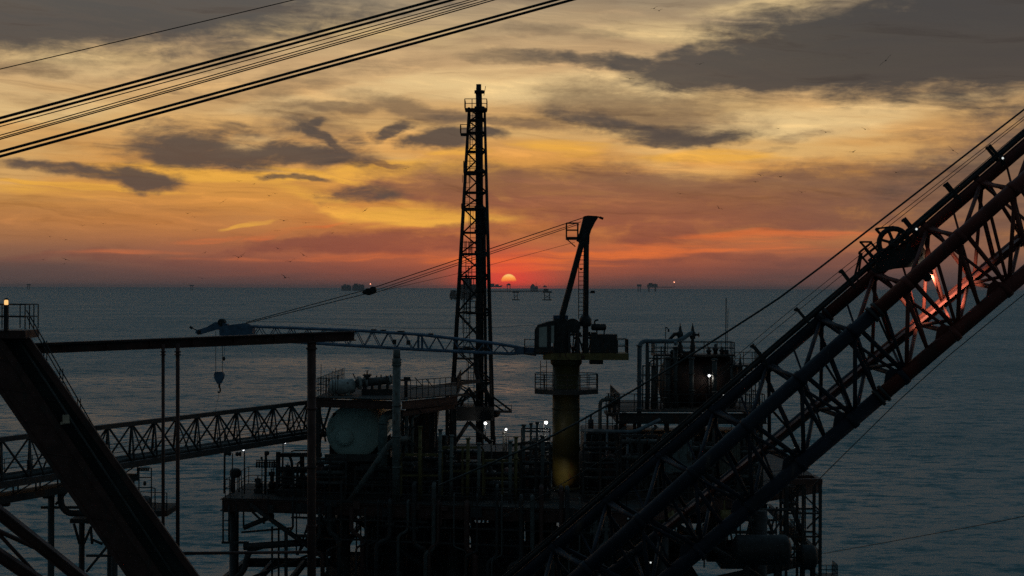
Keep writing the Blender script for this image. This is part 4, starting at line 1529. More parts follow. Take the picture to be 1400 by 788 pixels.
for k in range(16):
    x0, z0 = rnd.uniform(774, 806), rnd.uniform(456, 478)
    m.box((x_(x0), YC + rnd.uniform(-.9, .9), z_(z0)), (rnd.uniform(2, 7) * px1, .5, rnd.uniform(2, 6) * px1))
for k in range(9):
    x0 = rnd.uniform(774, 806)
    m.tube((x_(x0), YC - .9, z_(482)), (x_(x0 + rnd.uniform(-6, 6)), YC - .9, z_(rnd.uniform(452, 466))), .05, 6)
m.build('hydraulic_gear', steel, crane)
m = MB()
m.box((x_(825), YC, z_(469)), (36 * px1, 2.0, 25 * px1))
for k in range(6):
    m.box((x_(812 + k * 5), YC - 1.005, z_(470)), (3.2 * px1, .02, 16 * px1))
m.box((x_(812), YC - .3, z_(455.5)), (8 * px1, .6, 3 * px1))
m.build('engine_housing', steel, crane)
m = MB()
a, b = Vector((x_(808), YC - .2, z_(447))), Vector((x_(829), YC - .2, z_(447)))
m.vessel(a, b, 4.6 * px1, 16)
m.elbowed([(x_(813), YC - .2, z_(447)), (x_(813), YC - .2, z_(438)), (x_(818), YC - .2, z_(437))], 1.1 * px1, .12, 8)
for uu in (816, 826):
    m.tube((x_(uu), YC - .2, z_(450)), (x_(uu), YC - .2, z_(457)), .05, 6)
m.build('exhaust_silencer', steel, crane)
# A-frame
for yy in (-.9, .9):
    m = MB()
    m.bar((x_(768), YC + yy, z_(434)), (x_(799.5), YC + yy * .55, z_(316)), 10.6 * px1, .34)
    m.build('front_mast_leg', black, crane)
    m = MB()
    m.bar((x_(800.5), YC + yy, z_(482)), (x_(801.5), YC + yy * .55, z_(318)), 8.2 * px1, .30)
    m.lathe((x_(800.5), YC + yy, z_(446)), (x_(800.5), YC + yy, z_(431)), [(0, 6 * px1), (3 * px1, 7.6 * px1), (10 * px1, 7.6 * px1), (15 * px1, 4 * px1)], 12)
    m.build('rear_mast_leg', black, crane)
m = MB()
hd = [(797.5, 296), (803, 295), (815.5, 295.6), (817.6, 297), (814, 303), (808.5, 314), (805.6, 321), (805.4, 337), (800, 337), (798, 331), (795, 337), (786.5, 332), (790.5, 322)]
hd = [(797.5, 296), (803, 295), (815.5, 295.6), (817.6, 297), (813, 304), (807.5, 315), (805.4, 322), (805, 334), (796, 334), (788, 329), (792, 318)]
m.prism([(x_(u), YC - .62, z_(v)) for u, v in hd], (0, 1.24, 0))
m.tube((x_(817), YC, z_(296.2)), (x_(824.5), YC, z_(299)), .055, 6)
m.tube((x_(819.5), YC, z_(297)), (x_(824.5), YC, z_(299)), .09, 6)
m.build('mast_head', black, crane)
m = MB()
a, b = x_(773.5), x_(790)
m.box(((a + b) / 2, YC - .1, z_(326)), (b - a, 1.3, 3.6 * px1))
m.tube((x_(775), YC - .6, z_(328)), (x_(786), YC - .6, z_(337.5)), .035, 5)
m.rail([(b - .02, YC - .72, z_(324.2)), (a + .03, YC - .72, z_(324.2)), (a + .03, YC + .5, z_(324.2)), (b - .02, YC + .5, z_(324.2))], h=19 * px1, gap=.55, r=.034, mid=2)
m.build('mast_platform', black, crane)
m = MB()
m.ladder((x_(795), YC + .2, z_(436)), (x_(795), YC + .2, z_(336)), .36, .28, r=.028)
m.box((x_(794.5), YC + .2, z_(368)), (3.4 * px1, .3, 2.2 * px1))
m.build('mast_ladder', steel, crane)
m = MB()
m.bar((x_(805), YC - .9, z_(400)), (x_(808), YC - .9, z_(400)), .06)
m.box((x_(809.5), YC - .9, z_(399)), (5.5 * px1, .3, 3.6 * px1))
m.build('mast_floodlight', black, crane)
# crane boom, lowered to the left


def bm(u, v, dy=0.0):
    Y = YC + (733 - u) / 463 * 5.0
    return P(u, v, Y) + Vector((0, dy, 0))


TOPL = [(716, 476.5), (700, 473.5), (670, 468.8), (574, 457.6), (480, 451.6), (344, 446.5)]
BOTL = [(716, 482.5), (700, 483.8), (670, 482.8), (574, 478.2), (480, 472.6), (344, 464.0)]
cb = thing('crane_boom', 'light blue lattice boom of the pedestal crane, lowered level to the left', 'crane boom', bm(733, 481))
for dy in (-.6, .6):
    for LN in (TOPL, BOTL):
        m = MB()
        k = .35 if True else 1
        m.path([bm(*q, dy * (.45 if q[0] > 710 else 1)) for q in LN], .088, 8)
        m.build('chord', skyp, cb)


def lerp_line(LN, u):
    for (a, b) in zip(LN, LN[1:]):
        if b[0] <= u <= a[0]:
            f_ = (u - a[0]) / (b[0] - a[0])
            return a[1] + (b[1] - a[1]) * f_
    return LN[-1][1]


m = MB()
us = [344 + k * 11.0 for k in range(34)]
for k in range(len(us) - 1):
    for dy in (-.6, .6):
        a, b = us[k], us[k + 1]
        if k % 2:
            m.tube(bm(a, lerp_line(TOPL, a), dy), bm(b, lerp_line(BOTL, b), dy), .032, 5)
        else:
            m.tube(bm(a, lerp_line(BOTL, a), dy), bm(b, lerp_line(TOPL, b), dy), .032, 5)
    if k % 2:
        for LN in (TOPL, BOTL):
            m.tube(bm(a, lerp_line(LN, a), -.6), bm(a, lerp_line(LN, a), .6), .03, 5)
for u in (572, 577):
    for dy in (-.6, .6):
        m.tube(bm(u, lerp_line(TOPL, u), dy), bm(u, lerp_line(BOTL, u), dy), .05, 5)
m.build('lattice', skyp, cb)
m = MB()
for dy in (-.5, .44):
    m.prism([bm(u, v, dy) for u, v in ((733, 487), (716, 484.5), (702, 484), (706, 473.6), (718, 475), (733, 476))], (0, .06, 0))
m.tube(bm(731, 481, -.7), bm(731, 481, .7), .14, 10)
m.build('boom_foot', skyp, cb)
m = MB()
for dy in (-.66, .60):
    m.prism([bm(u, v, dy) for u, v in ((347, 463.5), (302, 458.5), (302, 447), (318, 444), (334, 442), (347, 446.5))], (0, .06, 0))
m.prism([bm(u, v, -.59) for u, v in ((347, 463.5), (342, 463), (342, 446), (347, 446.5))], (0, 1.18, 0))
m.build('tip_section', skyp, cb)
m = MB()
m.prism([bm(u, v, -.34) for u, v in ((268, 455), (270, 451.5), (283, 447.5), (295, 440.5), (303, 441), (312, 443), (312, 451), (296, 451), (284, 454.5), (272, 458))], (0, .68, 0))
m.build('gooseneck', skyp, cb)
m = MB()
for (uu, vv, r_) in ((303.5, 441, 5.2), (274, 454.5, 3.2), (307, 452, 4.0)):
    c = bm(uu, vv)
    m.lathe(c - Vector((0, .36, 0)), c + Vector((0, .36, 0)), [(0, r_ * px1), (.1, r_ * px1), (.12, r_ * px1 * .85), (.6, r_ * px1 * .85), (.62, r_ * px1), (.72, r_ * px1)], 18)
m.tube(bm(274, 454), bm(274, 454, .3), .05, 6)
m.bar(bm(303, 448, -.35), bm(303, 441, -.35), .2, .1)
m.build('tip_sheave', steel, cb)
m = MB()
m.tube(bm(272, 453, -.2), bm(263, 448.5, -.2), .035, 5)
m.tube(bm(263.5, 449, -.2), bm(260.5, 447, -.2), .09, 6)
m.build('tip_lamp', steel, cb)
m = MB()
for uu in (511, 524, 548, 589):
    c = bm(uu, lerp_line(TOPL, uu) - 1.8)
    m = MB()
    m.box(c, (.32 if uu != 548 else .45, 1.0, .16))
    m.build('rope_guide', steel, cb)
for uu in (540, 559):
    c = bm(uu, lerp_line(BOTL, uu) - 9, -.62)
    m = MB()
    m.box(c, (.26, .2, .3))
    m.build('boom_lamp', steel, cb)


def rope(pts, r_, lab, grp, depth=None):
    mm = MB()
    q = [p if isinstance(p, Vector) else Vector(p) for p in pts]
    mm.path(q, r_, 5)
    return solo(mm, 'wire_rope', ropem, lab, 'rope', q[0], grp)


kn = bm(505, 398)
hdp = Vector((x_(798), YC, z_(297.5)))
g_ = 'pendant ropes of the pedestal crane'
rope([bm(337, 441, -.2), bm(500, 396.8, -.2)], .028, 'pendant rope from the boom tip to the black spreader block, upper of two', g_)
rope([bm(334, 443, .2), bm(500, 402, .2)], .028, 'pendant rope from the boom tip to the black spreader block, lower of two', g_)
rope([bm(512, 393.2, -.2), hdp + Vector((0, -.3, 0))], .030, 'topmost pendant rope from the black spreader block up to the crane mast head', g_)
rope([bm(512, 397.6, 0), hdp + Vector((-.2, 0, -.28))], .022, 'middle pendant rope from the black spreader block up to the crane mast head', g_)
rope([bm(512, 400.8, .2), hdp + Vector((-.3, .3, -.42))], .024, 'lower pendant rope from the black spreader block up to the crane mast head', g_)
rope([bm(505, 401.5, .3), bm(625, 374.5, .3), (x_(786), YC + .3, z_(331))], .013, 'thin rope hanging below the pendant ropes, ending under the mast platform', g_)
rope([bm(303, 437), bm(330, 438.5), bm(420, 441.5), bm(560, 449.5), bm(660, 449), bm(712, 445.5), (x_(733), YC, z_(444.5))], .010, 'slack hoist rope lying just above the light blue lattice boom', g_)
m = MB()
m.prism([bm(u, v, -.28) for u, v in ((495, 400.5), (498, 396.5), (505, 394.5), (513, 392.8), (513, 401.2), (505, 404), (498, 402.5))], (0, .56, 0))
for (uu, vv) in ((503, 399), (510, 396.5)):
    c = bm(uu, vv)
    m.lathe(c - Vector((0, .34, 0)), c + Vector((0, .34, 0)), [(0, .2), (.1, .24), (.58, .24), (.68, .2)], 12)
solo(m, 'spreader_block', black, 'black spreader block joining the pendant ropes low over the horizon', 'pulley block', bm(505, 398))
hb = bm(299.5, 516)
hk = thing('hook_block', 'dark teardrop hook block hanging under the boom tip over the sea', 'hook', hb)
m = MB()
for dy in (-.22, .12):
    m.prism([bm(u, v, dy) for u, v in ((294.5, 508.5), (304.5, 508.5), (306.6, 512), (306, 517), (302, 525), (297.5, 525), (293.6, 517), (293, 512))], (0, .1, 0))
m.lathe(bm(299.8, 514.5, -.12), bm(299.8, 514.5, .12), [(0, .26), (.05, .3), (.19, .3), (.24, .26)], 16)
m.tube(bm(299.8, 519, -.14), bm(299.8, 519, .14), .2, 10)
m.build('block', skyp, hk)
m = MB()
m.tube(bm(299.8, 525), bm(299.8, 530), .075, 8)
m.path([bm(299.8, 529), bm(301.2, 532), bm(301, 535.5), bm(299.4, 537), bm(297.8, 535.6)], .06, 8)
m.build('hook', steel, hk)
for uu, ut, lab in ((295, 295, 'left fall rope of the hook block'), (304, 304.4, 'right fall rope of the hook block')):
    rope([bm(ut, 453), bm(uu, 509)], .020, lab + ' hanging from the crane boom tip', 'fall ropes of the hook block')
rope([bm(299.2, 536), bm(298.5, 545), bm(296, 553), bm(294.5, 562)], .010, 'loose tag line trailing below the hook', 'fall ropes of the hook block')
rope([bm(307, 455), bm(307.6, 470), bm(306, 490)], .012, 'short whip line with a small ball end beside the hook block ropes', 'fall ropes of the hook block')
m = MB()
m.lathe(bm(306, 489) + Vector((0, 0, .05)), bm(306, 494.5), [(0, .05), (.06, .10), (.2, .10), (.28, .04)], 10)
solo(m, 'headache_ball', steel, 'small dark ball weight on the short whip line above the hook block', 'hook', bm(306, 492))


# ------------------------------------------------------------------ equipment on the platform
def fx(u, Y): return (u - CU) / F * Y


def lamp(u, v, Y, label, v_foot=None, mtl=None, size=.13, arm=0.0, energy=0.0):
    """lit floodlight on a pole, its lens towards the sea and the camera"""
    c = P(u, v, Y)
    foot = P(u + arm, v_foot, Y) if v_foot else c + Vector((0, .3, -.6))
    t = thing('flood_lamp', label, 'lamp', foot, 'lit lamps on the platform')
    m = MB()
    m.tube(foot, Vector((foot.x, foot.y, c.z + .05)), .045, 8)
    m.bar(Vector((foot.x, foot.y, c.z + .02)), c + Vector((0, .12, .02)), .05)
    p = m.build('pole', steel, t)
    m = MB()
    m.lathe(c + Vector((0, .2, .06)), c + Vector((0, -.02, -.03)), [(0, size * .5), (.05, size * .9), (.2, size * 1.05)], 12)
    p = m.build('lamp_head', steel, t)
    m = MB()
    m.lathe(c + Vector((0, -.03, -.03)), c + Vector((0, -.10, -.06)), [(0, size * .72), (.04, size * .6), (.07, size * .2)], 12)
    m.build('lens', mtl or white_lamp, p)
    if energy:
        l = bpy.data.lights.new('flood_lamp_light', 'POINT')
        l.energy = energy * .4
        l.color = (1.0, .93, .80)
        l.shadow_soft_size = .1
        o = bpy.data.objects.new('flood_lamp_light', l)
        COL.objects.link(o)
        o.location = c + Vector((0, -.3, -.12))
    return t


def skid(label, u0, u1, Y0, Y1, vtop, seed, yl=False, zb=D, base=True, dens=1.0, mm=None):
    """a process skid: base frame, vessels, cabinets, standing pipes, headers, valves; vtop is how high it reaches"""
    q = random.Random(seed)
    Ym = (Y0 + Y1) / 2
    x0, x1 = fx(u0, Ym), fx(u1, Ym)
    zt = P(u0, vtop, Y0).z
    Hh = zt - zb
    t = thing('process_skid', label, 'process skid', ((x0 + x1) / 2, Ym, zb), 'process skids on the main deck')
    W_ = x1 - x0
    m = MB()
    z0 = zb + .01
    for yy in (Y0, Y1):
        m.ibeam((x0, yy, z0 + .16), (x1, yy, z0 + .16), .18, .30, .03)
    for k in range(max(2, int(W_ / 1.6)) + 1):
        xx = x0 + W_ * k / max(2, int(W_ / 1.6))
        m.ibeam((min(max(xx, x0 + .1), x1 - .1), Y0 + .1, z0 + .16), (min(max(xx, x0 + .1), x1 - .1), Y1 - .1, z0 + .16), .14, .26, .03)
    m.build('base_frame', mm or steel, t)
    n = max(2, int(W_ / 1.5 * dens))
    for k in range(n):
        xx = x0 + W_ * (k + q.uniform(.25, .75)) / n
        yy = q.uniform(Y0 + (Y1 - Y0) * .4, Y1 - .5)
        kind = q.random()
        m = MB()
        hh = Hh * q.uniform(.35, .75)
        if kind < .4:
            r_ = min(.55, W_ / n * .4)
            m.vessel((xx, yy, zb + .45), (xx, yy, zb + .45 + hh), r_, 16)
            for a in (0, 120, 240):
                m.tube((xx + math.cos(R(a)) * r_ * .8, yy + math.sin(R(a)) * r_ * .8, zb + .3), (xx + math.cos(R(a)) * r_ * .8, yy + math.sin(R(a)) * r_ * .8, zb + .45 + r_ * .6), .06, 6)
            m.valve((xx, yy, zb + .5 + hh), .09)
            m.build('vertical_vessel', q.choice((steel, grey, brown)), t)
        elif kind < .75:
            m.box((xx, yy, zb + .3 + hh * .4), (W_ / n * q.uniform(.5, .8), q.uniform(.7, 1.4), hh * .8))
            for j in range(3):
                m.box((xx + q.uniform(-.3, .3), yy - .75, zb + .5 + q.random() * hh * .5), (.25, .2, .3))
            m.build('cabinet', q.choice((steel, steel, grey)), t)
        else:
            r_ = q.uniform(.3, .5)
            zc = zb + .5 + r_ + q.random() * hh * .5
            m.vessel((xx - W_ / n * .45, yy, zc), (xx + W_ / n * .45, yy, zc), r_, 16)
            for sx_ in (-.25, .25):
                m.box((xx + W_ / n * sx_, yy, (zc - r_ * .8 + zb + .3) / 2), (.15, .6, zc - r_ * .8 - zb - .3))
            m.build('horizontal_vessel', q.choice((steel, grey, brown)), t)
    m = MB()
    for k in range(int(n * 2.2)):
        xx = x0 + W_ * q.random()
        yy = q.uniform(Y0 + .2, Y0 + (Y1 - Y0) * .5)
        r_ = q.choice((.06, .08, .11, .15))
        h1, h2 = Hh * q.uniform(.3, .95), Hh * q.uniform(.2, .9)
        dx_ = q.uniform(.5, 1.8) * q.choice((-1, 1))
        xe = min(max(xx + dx_, x0), x1)
        m.elbowed([(xx, yy, zb + .3), (xx, yy, zb + h1), (xe, yy, zb + h1), (xe, yy + .4, zb + h1), (xe, yy + .4, zb + .3)], r_, r_ * 2.2, 8)
        if q.random() < .6:
            m.valve((xx + (xe - xx) * .5, yy, zb + h1), r_ * 1.1)
    m.tube((x0, Y0 + .25, zb + .36), (x1, Y0 + .25, zb + .36), .06, 6)
    m.tube((x0, Y0 + (Y1 - Y0) * .4, zb + .36), (x1, Y0 + (Y1 - Y0) * .4, zb + .36), .06, 6)
    m.build('pipe_loop', grey if q.random() < .5 else steel, t)
    m = MB()
    for k in range(3):
        zz = zb + Hh * (.4 + .25 * k)
        yy = Y0 + .15 + .1 * k
        r_ = q.choice((.09, .12, .15))
        m.tube((x0, yy, zz), (x1, yy, zz), r_, 8)
        for j in range(int(W_ / 1.1)):
            xx = x0 + W_ * (j + .5) / int(W_ / 1.1)
            m.tube((xx - .04, yy, zz), (xx + .04, yy, zz), r_ * 1.6, 10)
    m.build('pipe_header', q.choice((steel, grey)), t)
    m = MB()
    ns = max(2, int(W_ / 2.4))
    for k in range(ns + 1):
        xx = x0 + W_ * k / ns
        m.bar((xx, Y0 + .02, zb + .3), (xx, Y0 + .02, zb + Hh * .98), .13)
    m.bar((x0, Y0 + .02, zb + Hh), (x1, Y0 + .02, zb + Hh), .13, .16)
    m.bar((x0, Y0 + .02, zb + Hh * .55), (x1, Y0 + .02, zb + Hh * .55), .10, .12)
    m.build('pipe_frame', dull_yellow if yl else steel, t)
    return t


# teal tank seen end on
tk = thing('separator_tank', 'large pale teal cylindrical tank seen end on with a round manhole', 'tank', (fx(483, 117), 122, D))
cT = P(483, 591, 115.6)
rT = 37.5 * 115.6 / F
m = MB()
m.vessel((cT.x, 115.6, cT.z), (cT.x, 128.5, cT.z), rT, 40, .16)
m.build('shell', teal, tk)
m = MB()
for q in ((461.5, 571), (493.5, 571.5)):
    a = P(*q, 115.9)
    m = MB()
    m.box(a, (.62, .25, .60))
    m.build('lifting_bracket', brown, tk)
m = MB()
a = P(471.5, 598, 115.62)
m.lathe(a + Vector((0, .2, 0)), a - Vector((0, .22, 0)), [(0, .40), (.26, .40), (.27, .56), (.36, .56), (.365, .40), (.42, .36)], 22)
for k in range(14):
    g = R(k * 360 / 14)
    m.tube(a + Vector((math.cos(g) * .49, -.22, math.sin(g) * .49)), a + Vector((math.cos(g) * .49, -.06, math.sin(g) * .49)), .03, 6)
m.build('manhole', teal, tk)
for yy in (117.0, 126.5):
    m = MB()
    m.prism([(cT.x - rT * .95, yy, cT.z - rT * .55), (cT.x - rT * .95, yy, D + .01), (cT.x + rT * .95, yy, D + .01), (cT.x + rT * .95, yy, cT.z - rT * .55), (cT.x + rT * .5, yy, cT.z - rT * .93), (cT.x - rT * .5, yy, cT.z - rT * .93)], (0, .35, 0))
    m.build('saddle', steel, tk)
m = MB()
m.box((cT.x, 115.4, P(483, 626, 115.4).z), (rT * 2.05, .25, .45))
m.build('front_beam', grey, tk)

# upper deck above the tank
ZU = 32.85
ud = thing('upper_deck', 'raised steel deck with guard rails carried on posts above the teal tank', 'platform', (fx(520, 118), 120, D))
UA, UB, UC, UD = P(431, 546, 114.6), P(549, 549, 112.6), P(626, 540, 118.2), P(590, 530, 128)
for q in (UA, UB, UC, UD):
    q.z = ZU
UE = Vector((UA.x + .4, 129, ZU))
m = MB()
m.prism([UA, UB, UC, Vector((UC.x, 129, ZU)), UE][::-1], (0, 0, .08))
m.build('deck_plate', deckm, ud)
m = MB()
for a, b, k in ((UA, UB, 1), (UB, UC, 1), (UE, UA, 1)):
    m.ibeam(a.lerp(b, .01) - Vector((0, 0, .3)), a.lerp(b, .99) - Vector((0, 0, .3)), .2, .52, .04)
m.build('edge_beam', brown, ud)
m = MB()
a, b = UB - Vector((0, 0, .85)), UC - Vector((.2, 0, .72))
m.ibeam(a.lerp(b, .02), b, .2, .3, .03)
m.bar(UB.lerp(UC, .3) - Vector((0, 0, .6)), UB.lerp(UC, .35) - Vector((0, 0, .85)), .1)
m.build('lower_beam', brown, ud)
for uu, yy in ((435, 114.9), (592, 117.5), (622, 118.6), (437, 126), (612, 127)):
    m = MB()
    m.bar((fx(uu, yy), yy, D + .01), (fx(uu, yy), yy, ZU - .57), .26)
    m.build('post', steel, ud)
m = MB()
m.tube((fx(436, 115), 115.0, D + 3.2), (fx(452, 115), 115.0, ZU - .6), .09, 6)
m.tube((fx(437, 115.2), 115.2, ZU - .7), (fx(446, 115.2), 115.2, D + 3.4), .07, 6)
m.build('knee_brace', steel, ud)
m = MB()
z = Vector((0, 0, .09))
m.rail([UE + z + Vector((.1, -.1, 0)), UA + z + Vector((.1, .1, 0)), UA.lerp(UB, .16) + z + Vector((0, .1, 0))], h=1.2, gap=.8, r=.026, mid=3)
for uu, v0 in ((439, 498), (446, 516), (455, 507), (459, 503), (462, 513)):
    m.tube((fx(uu, 116), 116, ZU + .09), P(uu, v0, 116), .022, 5)
m.build('guard_rail', steel, ud)
m = MB()
m.rail([UB.lerp(UC, .05) + z, UB.lerp(UC, .98) + z, Vector((UC.x - .1, 128.9, ZU + .09))], h=1.15, gap=.7, r=.026, mid=2)
for (a, b) in (((562, 531), (577, 528)), ((567, 516), (578, 528)), ((582, 518), (592, 529))):
    m.tube(P(*a, 116), P(*b, 116), .03, 5)
m.build('guard_rail', steel, ud)

# things standing on that upper deck
m = MB()
a, b = P(449, 531, 116.6), P(486, 527.5, 117.6)
m.vessel(a, b, 10.5 * 116.6 / F, 24, .7)
for f_ in (.3, .75):
    c = a.lerp(b, f_)
    m.box((c.x, c.y, (c.z + ZU) / 2 - .2), (.22, .8, max(.12, c.z - ZU - .05)))
solo(m, 'surge_drum', pale, 'pale rounded drum lying on the raised deck above the teal tank', 'tank', Vector((a.x, a.y, ZU)))
eb = thing('exchanger', 'grey exchanger shell with end flange on the raised deck beside the pale drum', 'heat exchanger', P(516, 540, 118))
m = MB()
a, b = P(487, 524, 117.2), P(538, 519.5, 118.2)
m.tube(a, b, 5.6 * 117 / F, 16)
m.build('shell', grey, eb)
dd = (b - a).normalized()
for q, r_ in ((.12, 9.0), (.55, 7.4), (2.2, 6.6)):
    m = MB()
    m.tube(a + dd * q, a + dd * (q + .16), r_ * 117 / F, 18)
    m.build('flange', pale, eb)
m = MB()
for uu, w_ in ((499, 5), (509, 3), (519, 4), (530, 3.5)):
    a = P(uu, 522, 117.6)
    m.box((a.x, a.y, (a.z + ZU) / 2), (w_ * .048, .6, a.z - ZU - .18))
m.box((fx(517, 117.6), 117.6, ZU + .28), (2.1, .8, .36))
m.build('support', steel, eb)
m = MB()
a = P(502, 514, 117)
m.valve(a, .13)
m.tube(a, P(502, 519, 117), .12, 8)
m.tube(P(496, 513, 117), P(508, 513, 117), .06, 6)
m.build('relief_valve', steel, eb)
m = MB()
for k, uu in enumerate((515, 521, 528, 534)):
    m.tube(P(uu, 516, 117.8), P(uu, 513.5 - k % 2, 117.8), .05, 6)
m.tube(P(486, 518, 117.2), P(482.5, 511, 117.2), .04, 5)
m.build('instrument', steel, eb)
dv = thing('davit', 'small dark swing davit on the raised deck right of the upright column', 'davit', P(555, 536, 115))
m = MB()
m.tube((fx(555.5, 115), 115, ZU + .09), P(555.5, 518, 115), .10, 8)
m.bar(P(547, 520, 115), P(562, 520, 115), .10, .12)
m.box(P(556.5, 517.3, 115), (.42, .35, .16))
m.build('arm', steel, dv)

# upright column and its slanting pipe
m = MB()
yc_ = 111.3
m.tube((fx(542.3, yc_), yc_, D), P(542.3, 500, yc_), 5.6 * yc_ / F, 16)
m.tube(P(542.3, 500, yc_), P(542.3, 490, yc_), 5.9 * yc_ / F, 16)
m.tube(P(542.3, 490, yc_), P(542.3, 478, yc_), 4.9 * yc_ / F, 16)
for vv in (500, 556, 598, 640):
    a = P(542.3, vv, yc_)
    m.tube(a, a + Vector((0, 0, .10)), 6.6 * yc_ / F, 16)
for vv in (496, 492):
    m.tube(P(536, vv, yc_), P(549, vv, yc_), .05, 6)
solo(m, 'upright_column', dull_pale, 'tall pale upright column left of centre, topped below the lowered crane boom', 'column', (fx(542.3, yc_), yc_, D))
m = MB()
m.elbowed([P(478, 686, 111.9), P(533, 607, 111.9), P(541, 602, 111.9), P(556, 600, 112.4)], 4.2 * 112 / F, .5, 12)
solo(m, 'slanting_pipe', dull_pale, 'pale pipe slanting up from the deck to the upright column', 'pipe', P(478, 686, 111.9))
m = MB()
m.elbowed([(fx(523.5, 113.6), 113.6, D), P(523.5, 571, 113.6), P(536, 566, 114.2), P(552, 567, 115.2)], 6.4 * 113.6 / F, 1.0, 14)
for vv in (580, 622):
    a = P(523.5, vv, 113.6)
    m.tube(a, a + Vector((0, 0, .14)), 8 * 113.6 / F, 16)
solo(m, 'elbow_pipe', mat('grey_teal_paint', (.10, .13, .13), .5), 'fat grey elbow pipe rising beside the teal tank', 'pipe', (fx(523.5, 113.6), 113.6, D))
# brown hopper under the right end of the raised deck
hp = thing('hopper', 'brown tapered hopper in a steel frame under the right end of the raised deck', 'hopper', (fx(578, 118), 119, D))
m = MB()
top = [P(556, 556, 117.2), P(600, 553, 118.4)]
bot = [P(563, 618, 117.2), P(592, 618, 118.4)]
vs = [top[0], top[1], top[1] + Vector((0, 3.4, 0)), top[0] + Vector((0, 3.4, 0)), bot[0] + Vector((0, .9, 0)), bot[1] + Vector((0, .9, 0)), bot[1] + Vector((0, 2.5, 0)), bot[0] + Vector((0, 2.5, 0))]
m.add(vs, [(0, 1, 2, 3), (4, 7, 6, 5), (0, 4, 5, 1), (1, 5, 6, 2), (2, 6, 7, 3), (3, 7, 4, 0)])
m.build('bin', mat('brown_paint', (.055, .040, .032), .6, rust=RUST), hp)
m = MB()
for uu in (556, 565, 572, 580, 588, 597):
    m.bar((fx(uu, 117), 117.0, D + .01), P(uu, 560, 117.0), .10)
m.bar(P(554, 618, 117), P(600, 618, 117), .12, .16)
m.tube(P(566, 562, 116.9), P(574, 600, 116.9), .06, 6)
m.tube(P(583, 560, 116.9), P(570, 596, 116.9), .06, 6)
m.build('frame', steel, hp)

# bundle of pipes right of the fat elbow, and slim posts along the deck edge
pb = thing('pipe_bundle', 'bundle of dark pipes climbing between the fat elbow pipe and the brown hopper', 'pipe rack', (fx(552, 115), 115, D))
for k, (uu, v0, r_) in enumerate(((548, 566, .10), (551.5, 572, .07), (556, 562, .13), (560, 580, .06), (564, 570, .09))):
    m = MB()
    yy = 114.2 + (k % 2) * .5
    m.elbowed([(fx(uu, yy), yy, D), P(uu, v0, yy), P(uu + 9, v0 - 2, yy + .3), P(uu + 9, v0 - 14, yy + .3)], r_, .35, 8)
    m.valve(P(uu, v0 + 38, yy), r_ * 1.2)
    m.build('pipe', steel if k % 2 else dull_pale, pb)
m = MB()
for vv in (585, 606, 640):
    m.bar(P(545, vv, 113.9), P(568, vv, 113.9), .09)
m.build('clamp_bar', steel, pb)
for i, (uu, vv, yy) in enumerate(((574.5, 584, 111.6), (602, 588, 111.4), (617.5, 596, 111.3), (640, 600, 111.2), (655, 607, 111.1), (698, 604, 111), (705.5, 598, 111.2))):
    m = MB()
    m.tube((fx(uu, yy), yy, D), P(uu, vv, yy), .115, 10)
    for v2 in (vv + 1, vv + 30):
        a = P(uu, v2, yy)
        m.tube(a, a + Vector((0, 0, .1)), .17, 10)
    solo(m, 'deck_post', dull_pale if i % 3 else dull_yellow, 'slim %s post at the deck edge, %s of seven from the upright column' % ('grey' if i % 3 else 'yellowish', ('first', 'second', 'third', 'fourth', 'fifth', 'sixth', 'seventh')[i]), 'post', (fx(uu, yy), yy, D), 'slim posts along the deck edge')

# skids and racks along the deck
skid('low cluttered pipe skid under the teal tank', 432, 476, 112.7, 115.0, 628, 3)
skid('pipe skid between the slanting pipe and the upright column', 488, 536, 112.9, 115.0, 640, 5)
skid('yellow framed pipe skid at the foot of the brown hopper', 552, 606, 111.9, 115.8, 622, 8, True)
skid('tall yellow framed pipe skid in front of the flare tower foot', 607, 662, 112.2, 117.0, 612, 13, True, dens=1.2)
skid('pipe skid right of the flare tower foot', 664, 712, 112.6, 118.0, 630, 21, True)
skid('pipe skid close against the left side of the crane pedestal', 713, 752, 112.4, 116.5, 606, 34)
skid('pipe skid close against the right side of the crane pedestal', 796, 842, 111.6, 116.5, 606, 55)
skid('pipe skid two steps right of the crane pedestal, beside the big boom', 846, 896, 112.4, 117.5, 596, 89)
skid('pipe skid behind the big boom below the dark red tank', 902, 968, 113, 119.5, 606, 144)
skid('pipe skid behind the big boom right of the pale square tank', 974, 1034, 114.8, 121, 612, 233)
skid('pipe skid on the far side of the deck behind the teal tank', 520, 600, 140, 145, 604, 77)
skid('long pipe skid on the far side of the deck behind the pedestal', 690, 800, 132, 138, 612, 78)



